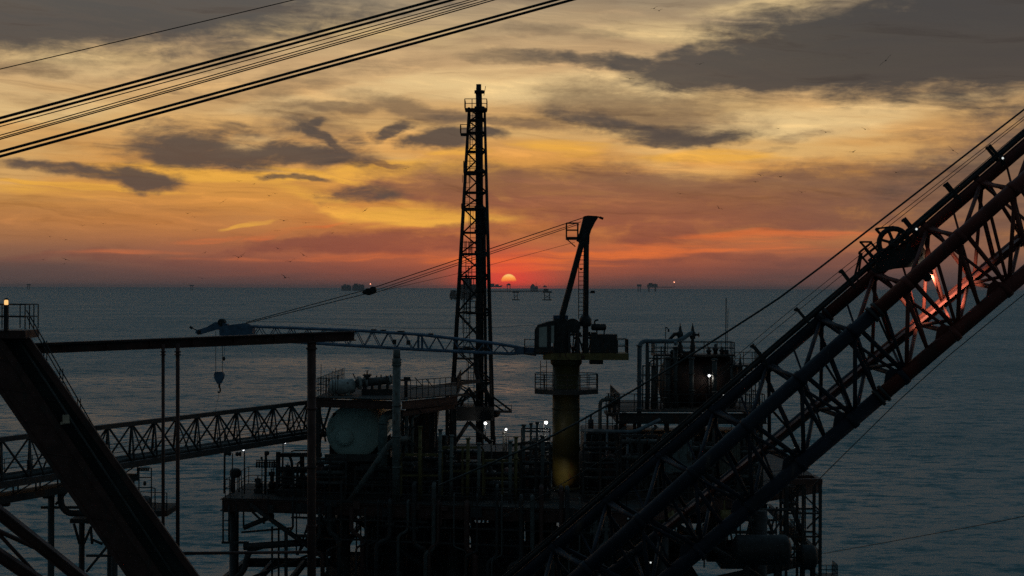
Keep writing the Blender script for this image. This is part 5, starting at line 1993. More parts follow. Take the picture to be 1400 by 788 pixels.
def module(label, u0, u1, Y0, Y1, vtop, seed, step=True):
    """a plated equipment room: walls with stiffeners, doors, louvres, a stepped roof with ducts"""
    q = random.Random(seed)
    x0, x1 = fx(u0, Y0), fx(u1, Y0)
    zt = P(u0, vtop, Y0).z
    t = thing('equipment_module', label, 'equipment module', ((x0 + x1) / 2, (Y0 + Y1) / 2, D), 'plated equipment modules on deck')
    m = MB()
    n = max(2, int((x1 - x0) / 3))
    for k in range(n):
        a, b = x0 + (x1 - x0) * k / n, x0 + (x1 - x0) * (k + 1) / n
        h = (zt - D) * (1 - (.14 * q.random() if step else 0))
        m.box(((a + b) / 2, (Y0 + Y1) / 2 + q.uniform(0, .4), D + .02 + h / 2), (b - a - .004, Y1 - Y0, h))
    m.build('wall', steel, t)
    m = MB()
    for k in range(int((x1 - x0) / .8) + 1):
        xx = x0 + .1 + (x1 - x0 - .2) * k / int((x1 - x0) / .8)
        m.bar((xx, Y0 - .06, D + .03), (xx, Y0 - .06, D + (zt - D) * .84), .09)
    m.bar((x0, Y0 - .16, D + (zt - D) * .5), (x1, Y0 - .16, D + (zt - D) * .5), .10, .14)
    m.build('stiffener', steel, t)
    for k in range(2):
        m = MB()
        xx = x0 + (x1 - x0) * (.25 + .45 * k + .1 * q.random())
        m.box((xx, Y0 - .12, D + 1.05), (.85, .06, 2.0))
        m.tube((xx + .3, Y0 - .16, D + 1.0), (xx + .3, Y0 - .24, D + 1.0), .04, 6)
        m.build('door', brown, t)
    m = MB()
    for k in range(int((x1 - x0) / 1.1)):
        xx = x0 + q.random() * (x1 - x0)
        r_ = q.choice((.08, .12, .16, .2))
        hh = q.uniform(.3, 1.3)
        m.tube((xx, Y0 + q.uniform(.2, 1.5), zt - .5), (xx, Y0 + q.uniform(.2, 1.5), zt + hh), r_, 8)
        m.elbowed([(xx, Y0 - .3, D + .1), (xx, Y0 - .3, D + (zt - D) * q.uniform(.5, .9)), (xx + q.uniform(-1, 1), Y0 - .3, D + (zt - D) * .93)], r_ * .7, .25, 8)
    m.tube((x0, Y0 - .3, D + (zt - D) * .7), (x1, Y0 - .3, D + (zt - D) * .7), .09, 8)
    m.bar((x0 + .2, Y0 + .9, zt - .1), (x1 - .2, Y0 + .9, zt - .1), .9, .2)
    m.build('vent_pipe', steel, t)
    m = MB()
    m.rail([(x0 + .1, Y0 + .5, zt), (x1 - .1, Y0 + .5, zt)], h=1.0, gap=.9, r=.025)
    m.build('roof_rail', steel, t)
    return t


module('long plated module at the foot of the flare tower, behind the yellow framed pipes', 604, 752, 120, 127, 618, 5)
module('plated module with doors under the brown hopper and raised deck', 470, 600, 119.6, 126, 626, 6)
module('broad plated module right of the pedestal under the dark red tank deck', 800, 1040, 120.5, 128, 590, 7)

# standing posts of different heights left of the pedestal
ps = [(716, 583, 4.2, 113.2), (726, 581, 3.4, 113.6), (734.5, 579.5, 3.6, 113.9), (742, 598, 5.2, 112.2), (689, 593, 3.4, 121), (672, 604, 2.6, 120)]
for i, (uu, vv, w_, yy) in enumerate(ps):
    m = MB()
    m.tube((fx(uu, yy), yy, D), P(uu, vv, yy), w_ * yy / F / 2 * 1.1, 10)
    a = P(uu, vv, yy)
    m.tube(a, a + Vector((0, 0, .12)), w_ * yy / F / 2 * 1.6, 10)
    m.tube(P(uu, vv + 25, yy), P(uu, vv + 23.5, yy), w_ * yy / F / 2 * 1.5, 10)
    solo(m, 'vent_post', grey, ['vent post left of the pedestal, furthest left of its three tall neighbours', 'vent post left of the pedestal, middle of three tall neighbours', 'vent post left of the pedestal, next to the lit lamp on its bracket',
                                'stout vent post nearest the left side of the pedestal', 'thin vent post between the flare tower foot and the small white lamp', 'short thin vent post just right of the flare tower leg'][i], 'post', (fx(uu, yy), yy, D), 'vent posts')
m = MB()
for k, (vv, yy) in enumerate(((586, 113.5), (590, 113.7))):
    m.tube(P(713, vv, yy), P(752, vv + .5, yy + .4), .05, 6)
m.tube(P(700, 609, 114), P(752, 600, 114), .10, 8)
for uu in (713, 752):
    m.tube((fx(uu, 113.9), 113.9, D), P(uu, 586, 113.9), .045, 6)
solo(m, 'post_rail', steel, 'thin double rail tying the vent posts left of the pedestal', 'railing', (fx(713, 113.5), 113.5, D))

# lamps
lamp(663.5, 578.5, 146, 'bright white lamp hung under the skirt deck of the flare tower', 604, energy=90, size=.17)
lamp(692, 586.5, 121, 'white lamp on a thin pole between the flare tower and the pedestal', 652, size=.12, energy=25)
lamp(746.5, 577.5, 115, 'bright white lamp on a bracket left of the crane pedestal', 640, arm=-3.5, size=.16, energy=60)
lamp(333, 614.5, 114.5, 'white lamp on a tall pole at the left end of the platform', 676, arm=1, size=.10)
lamp(390, 604.8, 119.5, 'white lamp on a pole just below the footbridge', 664, arm=-3.2, size=.09)
lamp(969.5, 513.3, 121.5, 'brightest lamp on the front of the dark red tank', 558, size=.13, energy=25)
lamp(887, 517.8, 120.6, 'faint lamp on the thin pipes left of the dark red tank', 556, dim_lamp, size=.09)
lamp(988.5, 538.6, 119.6, 'faint yellowish lamp near the boom chord below the dark red tank', 558, dim_lamp, size=.10)
lamp(1087, 611, 119, 'tiny lamp above the hanging drum at right, seen under the big boom', 652, dim_lamp, size=.07)
lamp(889.5, 768.5, 112, 'tiny white lamp low under the deck between the boom chords', 792, dim_lamp, size=.08)
lamp(655, 640, 113, 'small half hidden lamp among the yellow framed pipes', 672, dim_lamp, size=.08)
# work lamp lighting the foot of the pedestal
wl = thing('work_lamp', 'small work lamp aimed at the foot of the yellow crane pedestal', 'lamp', P(764, 676, 114.5))
a = P(764, 672, 114.6)
m = MB()
m.tube(Vector((a.x, a.y, D)), a, .04, 6)
m.build('stand', steel, wl)
m = MB()
aim_ = (P(768, 650, YC - .9) - a).normalized()
m.lathe(a - aim_ * .1, a + aim_ * .14, [(0, .05), (.06, .10), (.24, .12)], 12)
m.build('lamp_head', steel, wl)
l = bpy.data.lights.new('work_lamp_beam', 'SPOT')
l.energy = 130
l.color = (1.0, .90, .55)
l.spot_size = R(46)
l.spot_blend = 1.0
l.shadow_soft_size = .1
o = bpy.data.objects.new('work_lamp_beam', l)
COL.objects.link(o)
o.location = a + aim_ * .2
o.rotation_euler = (-aim_).to_track_quat('Z', 'Y').to_euler()

# ---- left end of the deck
YL = 115.5
m = MB()
m.tube((fx(307.5, YL), YL, D), P(307.5, 588, YL), .065, 8)
m.tube(P(307.5, 612, YL), P(309.5, 612, YL), .05, 6)
solo(m, 'mast_pole', steel, 'tall bare pole at the outer left corner of the platform', 'pole', (fx(307.5, YL), YL, D))
hn = thing('loudspeaker_post', 'post with a pair of dark horn loudspeakers at the left end of the platform', 'loudspeaker', (fx(318, YL), YL, D))
m = MB()
m.tube((fx(318, YL), YL, D), P(318, 620, YL), .04, 6)
m.build('post', steel, hn)
for s_, uu in ((-1, 316), (1, 322)):
    m = MB()
    a = P(uu, 621, YL - .1)
    b = P(uu + s_ * 7.5, 620 + (1 if s_ > 0 else -.5), YL - .1)
    m.lathe(a, b, [(0, .10), (.12, .16), (.2, .10), ((b - a).length, .19)], 12)
    m.build('horn', steel, hn)
m = MB()
a = Vector((fx(322.5, YL + 1), YL + 1, D))
zt_ = P(322.5, 640, YL + 1).z
m.vessel(a + Vector((0, 0, .9)), Vector((a.x, a.y, zt_)), 7.6 * YL / F, 18, .5)
m.tube(a + Vector((-.15, 0, 0)), a + Vector((-.15, 0, 1.1)), .15, 8)
m.tube(a + Vector((.25, 0, 0)), a + Vector((.25, 0, 1.1)), .05, 6)
solo(m, 'vertical_tank', steel, 'dark rounded upright tank beside the horn loudspeakers', 'tank', a)
mf = thing('manifold_rack', 'rack of small hanging cylinders with a round gauge mast above the left deck', 'manifold', (fx(363, YL), YL, D))
m = MB()
m.tube((fx(363.5, YL), YL, D), P(363.5, 622, YL), .085, 8)
m.lathe(P(361.5, 619.8, YL), P(368, 619.8, YL), [(0, .10), (.06, .15), (.25, .15), (.31, .08)], 12)
m.tube((fx(374.5, YL), YL, D), P(374.5, 630, YL), .04, 6)
m.tube((fx(358.5, YL), YL, D), P(358.5, 625, YL), .035, 6)
m.build('mast', steel, mf)
m = MB()
m.tube(P(350, 632.3, YL), P(378, 632.3, YL), .045, 6)
m.tube(P(350, 629.6, YL), P(378, 629.6, YL), .035, 6)
m.build('header', steel, mf)
for k in range(8):
    uu = 351 + k * 3.5
    m = MB()
    m.vessel(P(uu, 639.8, YL - .1), P(uu, 633, YL - .1), .066, 8)
    m.tube(P(uu, 633, YL - .1), P(uu, 629, YL - .1), .02, 5)
    m.build('cylinder', steel, mf)
m = MB()
m.lathe(P(356, 626.5, YL), P(359, 626.5, YL), [(0, .05), (.03, .1), (.11, .1), (.14, .05)], 10)
m.build('gauge', steel, mf)
for i, (u0, u1, vt_, lab) in enumerate(((348, 357, 654, 'low dark pump by the guard rail at the left end of the deck'), (366, 377, 645, 'dark pump with upright motor under the rack of small cylinders'))):
    pm = thing('pump', lab, 'pump', (fx((u0 + u1) / 2, YL), YL + .5, D))
    m = MB()
    a, b = Vector((fx(u0, YL), YL + .5, D + .5)), Vector((fx(u1, YL), YL + .5, D + .5))
    m.vessel(a, b, .22, 12)
    m.box(((a.x + b.x) / 2, YL + .5, D + .15), ((b - a).length * 1.1, .6, .28))
    m.build('body', steel, pm)
    m = MB()
    c = a.lerp(b, .5)
    m.tube(c, P((u0 + u1) / 2, vt_, YL + .5), .13, 10)
    m.valve(P((u0 + u1) / 2, vt_ + 3, YL + .5), .12)
    m.build('motor', steel, pm)
pf = thing('portal_frame', 'steel portal frame with a thick beam and curved hoses behind the brown support post', 'steel frame', (fx(381, YL), YL, D))
m = MB()
m.bar((fx(380.5, YL), YL, D), P(380.5, 618, YL), .27)
m.build('post', steel, pf)
m = MB()
m.bar((fx(413, YL), YL + .5, D), P(413, 620, YL + .5), .27)
m.build('post', steel, pf)
m = MB()
m.bar(P(378, 622.4, YL + .25), P(440, 622.0, YL + .25), .24, .26)
m.build('beam', steel, pf)
m = MB()
m.elbowed([P(398, 618, YL), P(402, 616.2, YL), P(424, 616.2, YL)], .045, .3, 6)
m.elbowed([P(396, 624, YL), P(399, 632, YL), P(400, 660, YL)], .09, .6, 8)
m.elbowed([P(414, 630, YL), P(407, 633, YL), P(406, 660, YL)], .07, .5, 8)
m.tube((fx(386.5, YL), YL + .2, D), P(386.5, 624, YL + .2), .06, 6)
m.tube(P(384, 641, YL), P(412, 642, YL), .07, 6)
m.build('hose', steel, pf)
skid('cluttered skid under the portal frame at the left of the deck', 383, 428, 114.2, 117.0, 640, 9, dens=1.3)

# ---- right hand module with the dark red tank
YM = 122.0
ZM = zat(563, 118.5)
rm = thing('raised_module', 'dark raised deck module with columns and rails right of the crane pedestal', 'platform', (fx(945, 120), 122, D))
MA, MBp, MC = Vector((fx(846, 118.5), 118.5, ZM)), Vector((fx(1048, 118.5), 118.5, ZM)), Vector((fx(1046, 118.5), 130, ZM))
MD = Vector((MA.x, 130, ZM))
m = MB()
m.prism([MA, MBp, MC, MD][::-1], (0, 0, .08))
m.build('deck_plate', deckm, rm)
m = MB()
for a, b in ((MA, MBp), (MBp, MC), (MD, MA)):
    m.ibeam(a.lerp(b, .004) - Vector((0, 0, .42)), a.lerp(b, .996) - Vector((0, 0, .42)), .25, .7, .05)
m.build('edge_beam', steel, rm)
for uu, yy in ((850, 119), (912, 119), (978, 119), (1040, 119), (854, 129.5), (1036, 129.5)):
    m = MB()
    m.bar((fx(uu, yy), yy, D + .01), (fx(uu, yy), yy, ZM - .79), .32)
    m.build('column', steel, rm)
m = MB()
zz = Vector((0, 0, .09))
m.rail([MD + zz + Vector((.1, -.1, 0)), MA + zz + Vector((.1, .1, 0)), MBp + zz + Vector((-.1, .1, 0)), MC + zz + Vector((-.1, -.1, 0))], h=1.1, gap=1.0, r=.03, mid=2)
m.build('guard_rail', steel, rm)
m = MB()
for k in range(14):
    uu = 850 + k * 14
    m.elbowed([(fx(uu, 118.2), 118.2, D + .01), (fx(uu, 118.2), 118.2, ZM - 1.2 - (k % 3) * .4), (fx(uu + 6, 118.2), 118.4, ZM - 1.0 - (k % 3) * .4), (fx(uu + 6, 118.4), 119.5, ZM - 1.0 - (k % 3) * .4)], .10, .3, 8)
m.build('pipe_drop', grey, rm)
dt = thing('storage_tank', 'big dark red horizontal tank with domed ends on the right hand module', 'tank', (fx(957, 124), 124, ZM))
cz = P(957, 524, 124).z
rt_ = 37 * 124 / F
m = MB()
m.vessel((fx(900, 124), 124, cz), (fx(1013, 124), 124, cz), rt_, 36, .5)
m.build('shell', mat('dark_red_oxide', (.030, .016, .014), .6, rust=RUST), dt)
for uu in (915, 996):
    m = MB()
    m.prism([(fx(uu, 124) - .2, 124 - rt_ * .8, ZM + .08), (fx(uu, 124) - .2, 124 + rt_ * .8, ZM + .08), (fx(uu, 124) - .2, 124 + rt_ * .8, cz - rt_ * .5), (fx(uu, 124) - .2, 124 - rt_ * .8, cz - rt_ * .5)], (.4, 0, 0))
    m.build('saddle', steel, dt)
m = MB()
zt_ = cz + rt_ + .02
ca, cb_ = fx(893, 123), fx(1004, 123)
m.box(((ca + cb_) / 2, 123.6, zt_ + .08), (cb_ - ca, 2.6, .14))
for uu in (897, 1000):
    for yy in (122.4, 124.8):
        m.bar((fx(uu, 123), yy, ZM + .09), (fx(uu, 123), yy, zt_), .12)
m.rail([(ca + .05, 124.8, zt_ + .16), (ca + .05, 122.4, zt_ + .16), (cb_ - .05, 122.4, zt_ + .16), (cb_ - .05, 124.8, zt_ + .16), (ca + .05, 124.8, zt_ + .16)], h=.82, gap=.95, r=.03, mid=2)
m.build('top_walkway', steel, dt)
m = MB()
for uu, h_ in ((920, .3), (927, .35), (970, .45), (979, .7), (988, .5)):
    m.lathe((fx(uu, 122.6), 122.9, zt_ + .16), (fx(uu, 122.6), 122.9, zt_ + .16 + h_), [(0, .14), (h_ * .3, .14), (h_ * .35, .2), (h_ * .6, .2), (h_ * .65, .12), (h_, .08)], 10)
m.build('nozzle', steel, dt)
fr_ = thing('pipe_grid', 'open grid of thin standing pipes before the left end of the dark red tank', 'pipe rack', (fx(895, 120), 120, ZM))
m = MB()
for uu, vt_, r_ in ((879, 500, .05), (885, 472, .13), (893.5, 500, .17), (899, 488, .05), (904, 474, .05), (908, 474, .05), (897, 470, .03)):
    yy = 120.2 + (uu % 3) * .15
    m.tube((fx(uu, yy), yy, ZM + .08), P(uu, vt_, yy), r_, 10)
m.build('standing_pipe', grey, fr_)
m = MB()
for vv, u0, u1 in ((481, 897, 912), (490, 885, 930), (498, 885, 900), (500.5, 878, 910), (513, 876, 890), (520, 886, 912), (544, 880, 912)):
    m.tube(P(u0, vv, 120.4), P(u1, vv, 120.4), .05, 6)
m.tube(P(888, 495, 120.4), P(888, 546, 120.4), .04, 6)
m.tube(P(908, 478, 120.4), P(908, 546, 120.4), .04, 6)
m.tube(P(886, 481, 120.4), P(912, 481, 120.4), .04, 6)
m.elbowed([P(886, 499, 120.4), P(892, 492, 120.4), P(903, 491, 120.4)], .05, .3, 6)
m.build('cross_pipe', grey, fr_)
for i, (uu, vt_, w_) in enumerate(((913, 488, .19), (923.5, 474, .16), (945.5, 488, .17), (977, 490, .17), (1001, 500, .12))):
    m = MB()
    yy = 121.3
    m.tube((fx(uu, yy), yy, ZM + .08), P(uu, vt_, yy), w_, 12)
    for vv in (vt_ + 1, vt_ + 22, vt_ + 45):
        a = P(uu, vv, yy)
        m.tube(a, a - Vector((0, 0, .1)), w_ * 1.35, 12)
    solo(m, 'riser_pipe', grey, ['grey riser before the dark red tank, nearest its left end', 'thinner grey riser before the dark red tank, reaching up to the overhead pipe', 'grey riser before the dark red tank, under the right of the two relief valves',
                                 'grey riser before the dark red tank, just right of its brightest lamp', 'slim riser before the right end of the dark red tank'][i], 'pipe', (fx(uu, yy), yy, ZM), 'risers before the dark red tank')
m = MB()
y0 = 119.4
m.elbowed([(fx(874.3, y0), y0, D), P(874.3, 466.8, y0), P(928, 466.8, 120.6), P(944, 456, 121), P(947, 456, 121)], 3.1 * y0 / F, .5, 12)
for vv in (474, 522, 560):
    a = P(874.3, vv, y0)
    m.tube(a, a + Vector((0, 0, .12)), 4.3 * y0 / F, 12)
for uu in (885, 923.5):
    m.tube(P(uu, 472, y0 + .6), P(uu, 467.4, y0 + .5), .10, 8)
solo(m, 'overhead_pipe', mat('blue_grey_paint', (.075, .10, .125), .5), 'blue grey pipe rising and bending over towards the relief valves', 'pipe', (fx(874.3, y0), y0, D))
for i, (uu, lab) in enumerate(((930, 'left one of two tall relief valves standing above the dark red tank'), (947, 'right one of two tall relief valves standing above the dark red tank'))):
    m = MB()
    yy = 121.0 + i * .3
    a = P(uu, 489, yy)
    b = P(uu, 442, yy)
    Hh = b.z - a.z
    px_ = yy / F
    m.lathe(a, b, [(0, 1.6 * px_), (6 * px_, 1.6 * px_), (8 * px_, 3.4 * px_), (16 * px_, 3.8 * px_), (18 * px_, 2.2 * px_), (25 * px_, 2.0 * px_), (26 * px_, 3.8 * px_), (34 * px_, 4.0 * px_), (36 * px_, 2.4 * px_), (42 * px_, 1.6 * px_), (43 * px_, .8 * px_), (47 * px_, .5 * px_)], 12)
    s_ = -1 if i == 0 else 1
    m.tube(P(uu, 458, yy), P(uu + s_ * 8.5, 458, yy), .08, 8)
    m.tube(P(uu + s_ * 8, 458, yy), P(uu + s_ * 9, 458, yy), .18, 8)
    if i == 0:
        m.elbowed([P(930, 456, yy), P(922, 457, yy), P(915, 465, yy)], .11, .35, 8)
        m.elbowed([P(930, 477, yy), P(933, 482, yy), P(939, 483, yy), P(945, 482, yy)], .12, .3, 8)
    solo(m, 'relief_valve', steel, lab, 'valve', a, 'relief valves')
m = MB()
m.tube((fx(992.8, 123), 123.2, zt_ + .15), P(992.8, 407.5, 123.2), .035, 6)
m.tube((fx(995.4, 123), 123.4, zt_ + .15), P(995.4, 422, 123.4), .02, 5)
m.box((fx(994, 123), 123.3, zt_ + .3), (.3, .3, .3))
solo(m, 'whip_antenna', steel, 'very tall thin whip antenna on top of the dark red tank', 'antenna', (fx(993, 123), 123.2, zt_))
m = MB()
m.tube((fx(910, 123), 122.8, zt_ + .15), P(910, 447, 122.8), .03, 6)
m.elbowed([P(910, 449, 122.8), P(912, 447.5, 122.8), P(914, 452, 122.8)], .03, .1, 5)
m.tube(P(914, 450, 122.8), P(914, 454, 122.8), .07, 6)
solo(m, 'lamp_mast', steel, 'thin hooked mast left of the relief valves', 'mast', (fx(910, 123), 122.8, zt_))
af = thing('access_frame', 'open scaffold-like access frame with rails right of the dark red tank', 'steel frame', (fx(1022, 121), 121, ZM))
m = MB()
for uu in (1012, 1020, 1028, 1033, 1038):
    for yy in (120.5, 123.5):
        m.bar((fx(uu, yy), yy, ZM + .08), P(uu, 500 if uu != 1012 else 484, yy), .07)
for vv in (500, 517, 535, 551):
    m.bar(P(1010, vv, 120.5), P(1040, vv, 120.5), .06)
    m.bar(P(1010, vv, 123.5), P(1040, vv, 123.5), .06)
m.build('frame', steel, af)
m = MB()
a, b = P(1001, 499, 122), P(1036, 499, 122)
m.box(((a.x + b.x) / 2, 122, a.z), (b.x - a.x, 3.2, .12))
z = Vector((0, 0, .07))
m.rail([a + z + Vector((0, -1.5, 0)), b + z + Vector((0, -1.5, 0)), b + z + Vector((0, 1.5, 0))], h=.85, gap=.6, r=.028, mid=2)
m.build('landing', steel, af)
m = MB()
m.lathe(P(1012, 516, 121), P(1012, 488, 121), [(0, .08), (.3, .17), (.8, .17), (1.0, .09), (1.2, .05)], 10)
m.build('valve_stack', steel, af)
# pipes between pedestal and module
m = MB()
m.elbowed([(fx(820.5, 117), 117, D), P(820.5, 547.5, 117), P(838, 545.8, 117.6), P(838, 545.8, 121)], 2.6 * 117 / F, .35, 10)
m.valve(P(832, 546, 117.4), .15)
solo(m, 'riser_pipe', grey, 'elbow riser with a valve just right of the crane pedestal', 'pipe', (fx(820.5, 117), 117, D))
m = MB()
m.elbowed([P(794, 588.5, 116.3), P(868, 591, 116.3), P(886, 582, 117), P(902, 574, 117.6)], 2.6 * 117 / F, .6, 10)
for uu in (800, 830, 858):
    m.tube((fx(uu, 116.3), 116.3, D), P(uu, 590, 116.3), .08, 8)
solo(m, 'blue_pipe', mat('blue_grey_paint', None), 'long level blue grey pipe on posts right of the pedestal', 'pipe', (fx(800, 116.3), 116.3, D))
vd = thing('valve_deck', 'small valve deck with rails between the pedestal and the dark red tank', 'platform', (fx(865, 119), 119, D))
m = MB()
a, b = P(829, 567, 117.5), P(846, 567, 117.5)
m.box(((a.x + b.x) / 2, 119, a.z), (b.x - a.x, 3, .16))
for uu in (831, 844):
    m.bar((fx(uu, 118), 118, D), (fx(uu, 118), 118, a.z - .08), .14)
m.build('deck', deckm, vd)
m = MB()
z = Vector((0, -1.4 + 1.5, .09))
m.rail([a + Vector((0, .1, .09)), b + Vector((0, .1, .09))], h=1.1, gap=.7, r=.03)
m.build('rail', steel, vd)
m = MB()
m.valve(P(840, 549, 118.5), .2)
m.tube(P(840, 567, 118.5), P(840, 550, 118.5), .12, 8)
m.valve(P(833, 555, 118.8), .16)
m.tube(P(833, 567, 118.8), P(833, 555, 118.8), .1, 8)
m.build('valve', steel, vd)

# pale tanks glimpsed between the boom chords
for (u0, v0, u1, v1, yy, mt, lab) in ((906, 603, 946, 646, 112.6, mat('dim_grey_paint', (.085, .10, .105), .55, rust=RUST), 'pale square tank glimpsed between the upper boom chords'),
                                      (984, 606, 1012, 648, 113.9, mat('dim_beige_paint', (.075, .07, .06), .55, rust=RUST), 'beige square tank glimpsed under the big boom')):
    t = thing('service_tank', lab, 'tank', (fx((u0 + u1) / 2, yy), yy + 1, D))
    a, b = P(u0, v1, yy), P(u1, v0, yy)
    m = MB()
    m.box(((a.x + b.x) / 2, yy + .9, (a.z + b.z) / 2), (b.x - a.x, 1.8, b.z - a.z))
    for k in range(4):
        m.box((a.x + (b.x - a.x) * (k + .5) / 4, yy - .03, (a.z + b.z) / 2), (.09, .06, b.z - a.z - .1))
    m.build('body', mt, t)
    m = MB()
    for sx_ in (.1, .9):
        for dy in (.15, 1.65):
            m.bar((a.x + (b.x - a.x) * sx_, yy + dy, D + .01), (a.x + (b.x - a.x) * sx_, yy + dy, a.z), .14)
    m.build('leg', steel, t)
    m = MB()
    m.tube((a.x + .5, yy + .8, b.z), (a.x + .5, yy + .8, b.z + .3), .22, 12)
    m.build('hatch', steel, t)
m = MB()
a = G(948, 676)
m.vessel(P(948, 672, a.y), P(948, 655, a.y), .21, 14)
m.tube(P(948, 676.5, a.y), P(948, 671, a.y), .12, 10)
solo(m, 'gas_bottle', pale, 'small white gas bottle standing on deck below the big boom', 'gas bottle', a)
for i, (uu, vv, lab) in enumerate(((905, 706, 'brown round drum under the boom, left one of two'), (1000, 706, 'brown round drum under the boom, right one of two near the stair tower'))):
    m = MB()
    yy = 110.5 + i * 3
    c = P(uu, vv, yy)
    m.vessel((c.x - .8, yy, c.z), (c.x + .8, yy, c.z), .42, 16)
    for sx_ in (-.45, .45):
        m.bar((c.x + sx_, yy, c.z + .35), (c.x + sx_, yy, D - .5 + (.4 if i else .2)), .1)
    solo(m, 'slung_drum', dull_yellow, lab, 'tank', c)

# ---- stair tower at the right end
YS = 117.5
st = thing('stair_tower', 'open steel stair tower with zigzag stairs at the right end of the platform', 'stairs', (fx(1100, YS), YS + 1, 0))
m = MB()
a, b = P(1066, 658.5, YS), P(1124, 658.5, YS)
m.bar(a, b, .3, .36)
m.bar(a + Vector((0, 2.4, 0)), b + Vector((0, 2.4, 0)), .3, .36)
m.bar(b + Vector((-.16, .16, 0)), b + Vector((-.16, 2.24, 0)), .28, .34)
m.build('top_beam', brown, st)
for uu in (1075, 1098, 1121.5):
    for dy in (0, 2.4):
        m = MB()
        c = P(uu, 662.6, YS)
        m.bar((c.x, YS + dy, -2), (c.x, YS + dy, c.z), .17 if uu < 1120 else .2)
        m.build('post', steel, st)
m = MB()
for vv in (702, 734, 770):
    m.bar(P(1076, vv, YS), P(1121, vv, YS), .12)
    m.bar(P(1076, vv, YS) + Vector((0, 2.4, 0)), P(1121, vv, YS) + Vector((0, 2.4, 0)), .12)
for (p, q) in (((1100, 678), (1120, 698)), ((1103, 723), (1120, 706)), ((1120, 738), (1100, 768)), ((1100, 740), (1077, 766))):
    m.bar(P(*p, YS), P(*q, YS), .10)
m.bar(P(1120, 668, YS), P(1120, 780, YS), .08)
m.bar(P(1077.5, 668, YS), P(1077.5, 780, YS), .08)
m.bar(P(1101, 668, YS), P(1101, 780, YS), .08)
for vv in (702, 734, 770):
    m.bar(P(1121, vv, YS), P(1121, vv, YS) + Vector((0, 2.4, 0)), .08)
m.build('bracing', steel, st)


def flight(p, q, dy):
    m = MB()
    a, b = P(*p, YS) + Vector((0, dy, 0)), P(*q, YS) + Vector((0, dy, 0))
    for k in (0, .9):
        o = Vector((0, k, 0))
        m.bar(a + o, b + o, .07, .22)
        m.tube(a + o + Vector((0, 0, 1)), b + o + Vector((0, 0, 1)), .025, 5)
        for f_ in (.05, .35, .65, .95):
            c = a.lerp(b, f_) + o
            m.tube(c, c + Vector((0, 0, 1)), .02, 5)
    n = max(5, int(abs(a.z - b.z) / .21))
    for i in range(n):
        c = a.lerp(b, (i + .5) / n)
        m.box((c.x, c.y + .45, c.z), (.26, .84, .04))
    m.build('stair_flight', steel, st)


flight((1082, 690), (1100, 734), .1)
flight((1086, 734), (1116, 786), 1.2)
flight((1104, 664), (1082, 690), 1.2)
m = MB()
for (u0, u1, vv) in ((1073, 1102, 734), (1073, 1092, 690)):
    a, b = P(u0, vv, YS), P(u1, vv, YS)
    m.box(((a.x + b.x) / 2, YS + 1.2, a.z), (b.x - a.x, 2.1, .2))
    m.rail([(a.x, YS + .2, a.z + .1), (b.x, YS + .2, a.z + .1)], h=1.0, gap=.5, r=.025)
m.bar(P(1072, 690, YS), P(1072, 734, YS), .09)
m.build('stair_landing', steel, st)
m = MB()
a = P(1122, 792, YS)
b = P(1146, 792, YS)
m.box(((a.x + b.x) / 2, YS + 1, a.z), (b.x - a.x, 2, .14))
z = Vector((0, 0, .075))
m.rail([a + z, b + z + Vector((-.03, .03, 0)), b + z + Vector((-.03, 1.9, 0))], h=.85, gap=.4, r=.025, mid=3)
m.build('side_landing', steel, st)
hd_ = thing('hanging_drum', 'rounded drum on a frame at the right end, seen below the big boom', 'life raft canister', P(1089, 655, YS))
m = MB()
c = P(1088.5, 628, YS + .5)
m.vessel(c + Vector((.05, 0, -.62)), c + Vector((-.05, 0, .62)), .40, 18, .6)
m.build('canister', grey, hd_)
m = MB()
for uu in (1092.5, 1095.5):
    m.tube(P(uu, 657, YS + .9), P(uu, 606, YS + .9), .03, 6)
for k in range(10):
    m.tube(P(1092.5, 612 + k * 4.4, YS + .9), P(1095.5, 612 + k * 4.4, YS + .9), .018, 4)
m.tube(P(1093, 622, YS + .9), c + Vector((.2, .3, .2)), .05, 6)
m.path([P(1080, 640, YS + .6), P(1082, 646, YS + .6), P(1086, 641, YS + .6)], .02, 5)
m.tube(P(1080, 640, YS + .6), P(1080, 657, YS + .6), .03, 5)
m.build('ladder_frame', steel, hd_)

# ------------------------------------------------------------------ birds
def bird_mesh(span, flap, bank):
    """gull: tapered body and two bent wings as one mesh, beak towards +x"""
    m = MB()
    h = span / 2
    body = [(-.52, .02), (-.36, .05), (-.12, .085), (.1, .09), (.26, .06), (.36, .045), (.44, .012)]
    k0 = len(m.v)
    n = 8
    for (x, r_) in body:
        m.v += [Vector((x * h * .75, math.cos(2 * math.pi * j / n) * r_ * h, math.sin(2 * math.pi * j / n) * r_ * h * .85)) for j in range(n)]
    for i in range(len(body) - 1):
        for j in range(n):
            m.f.append((k0 + i * n + j, k0 + i * n + (j + 1) % n, k0 + (i + 1) * n + (j + 1) % n, k0 + (i + 1) * n + j))
            m.smooth.append(True)
    for s_ in (-1, 1):
        sec = [(.0, .0, .20), (.45, flap * .45, .17), (.78, flap * .55, .12), (1.0, flap * .35, .03)]
        k0 = len(m.v)
        for (y, z, c) in sec:
            sw = -.16 * y * y + .05
            for (dx_, dz) in ((c * .6, 0), (0, .018), (-c * .6, 0), (0, -.012)):
                m.v.append(Vector(((sw + dx_) * h, s_ * y * h, z * h + dz * h)))
        for i in range(len(sec) - 1):
            for j in range(4):
                a, b = k0 + i * 4 + j, k0 + i * 4 + (j + 1) % 4
                m.f.append((a, b, b + 4, a + 4) if s_ > 0 else (b, a, a + 4, b + 4))
                m.smooth.append(True)
    rot = Matrix.Rotation(bank, 3, 'X')
    m.v = [rot @ q for q in m.v]
    return m


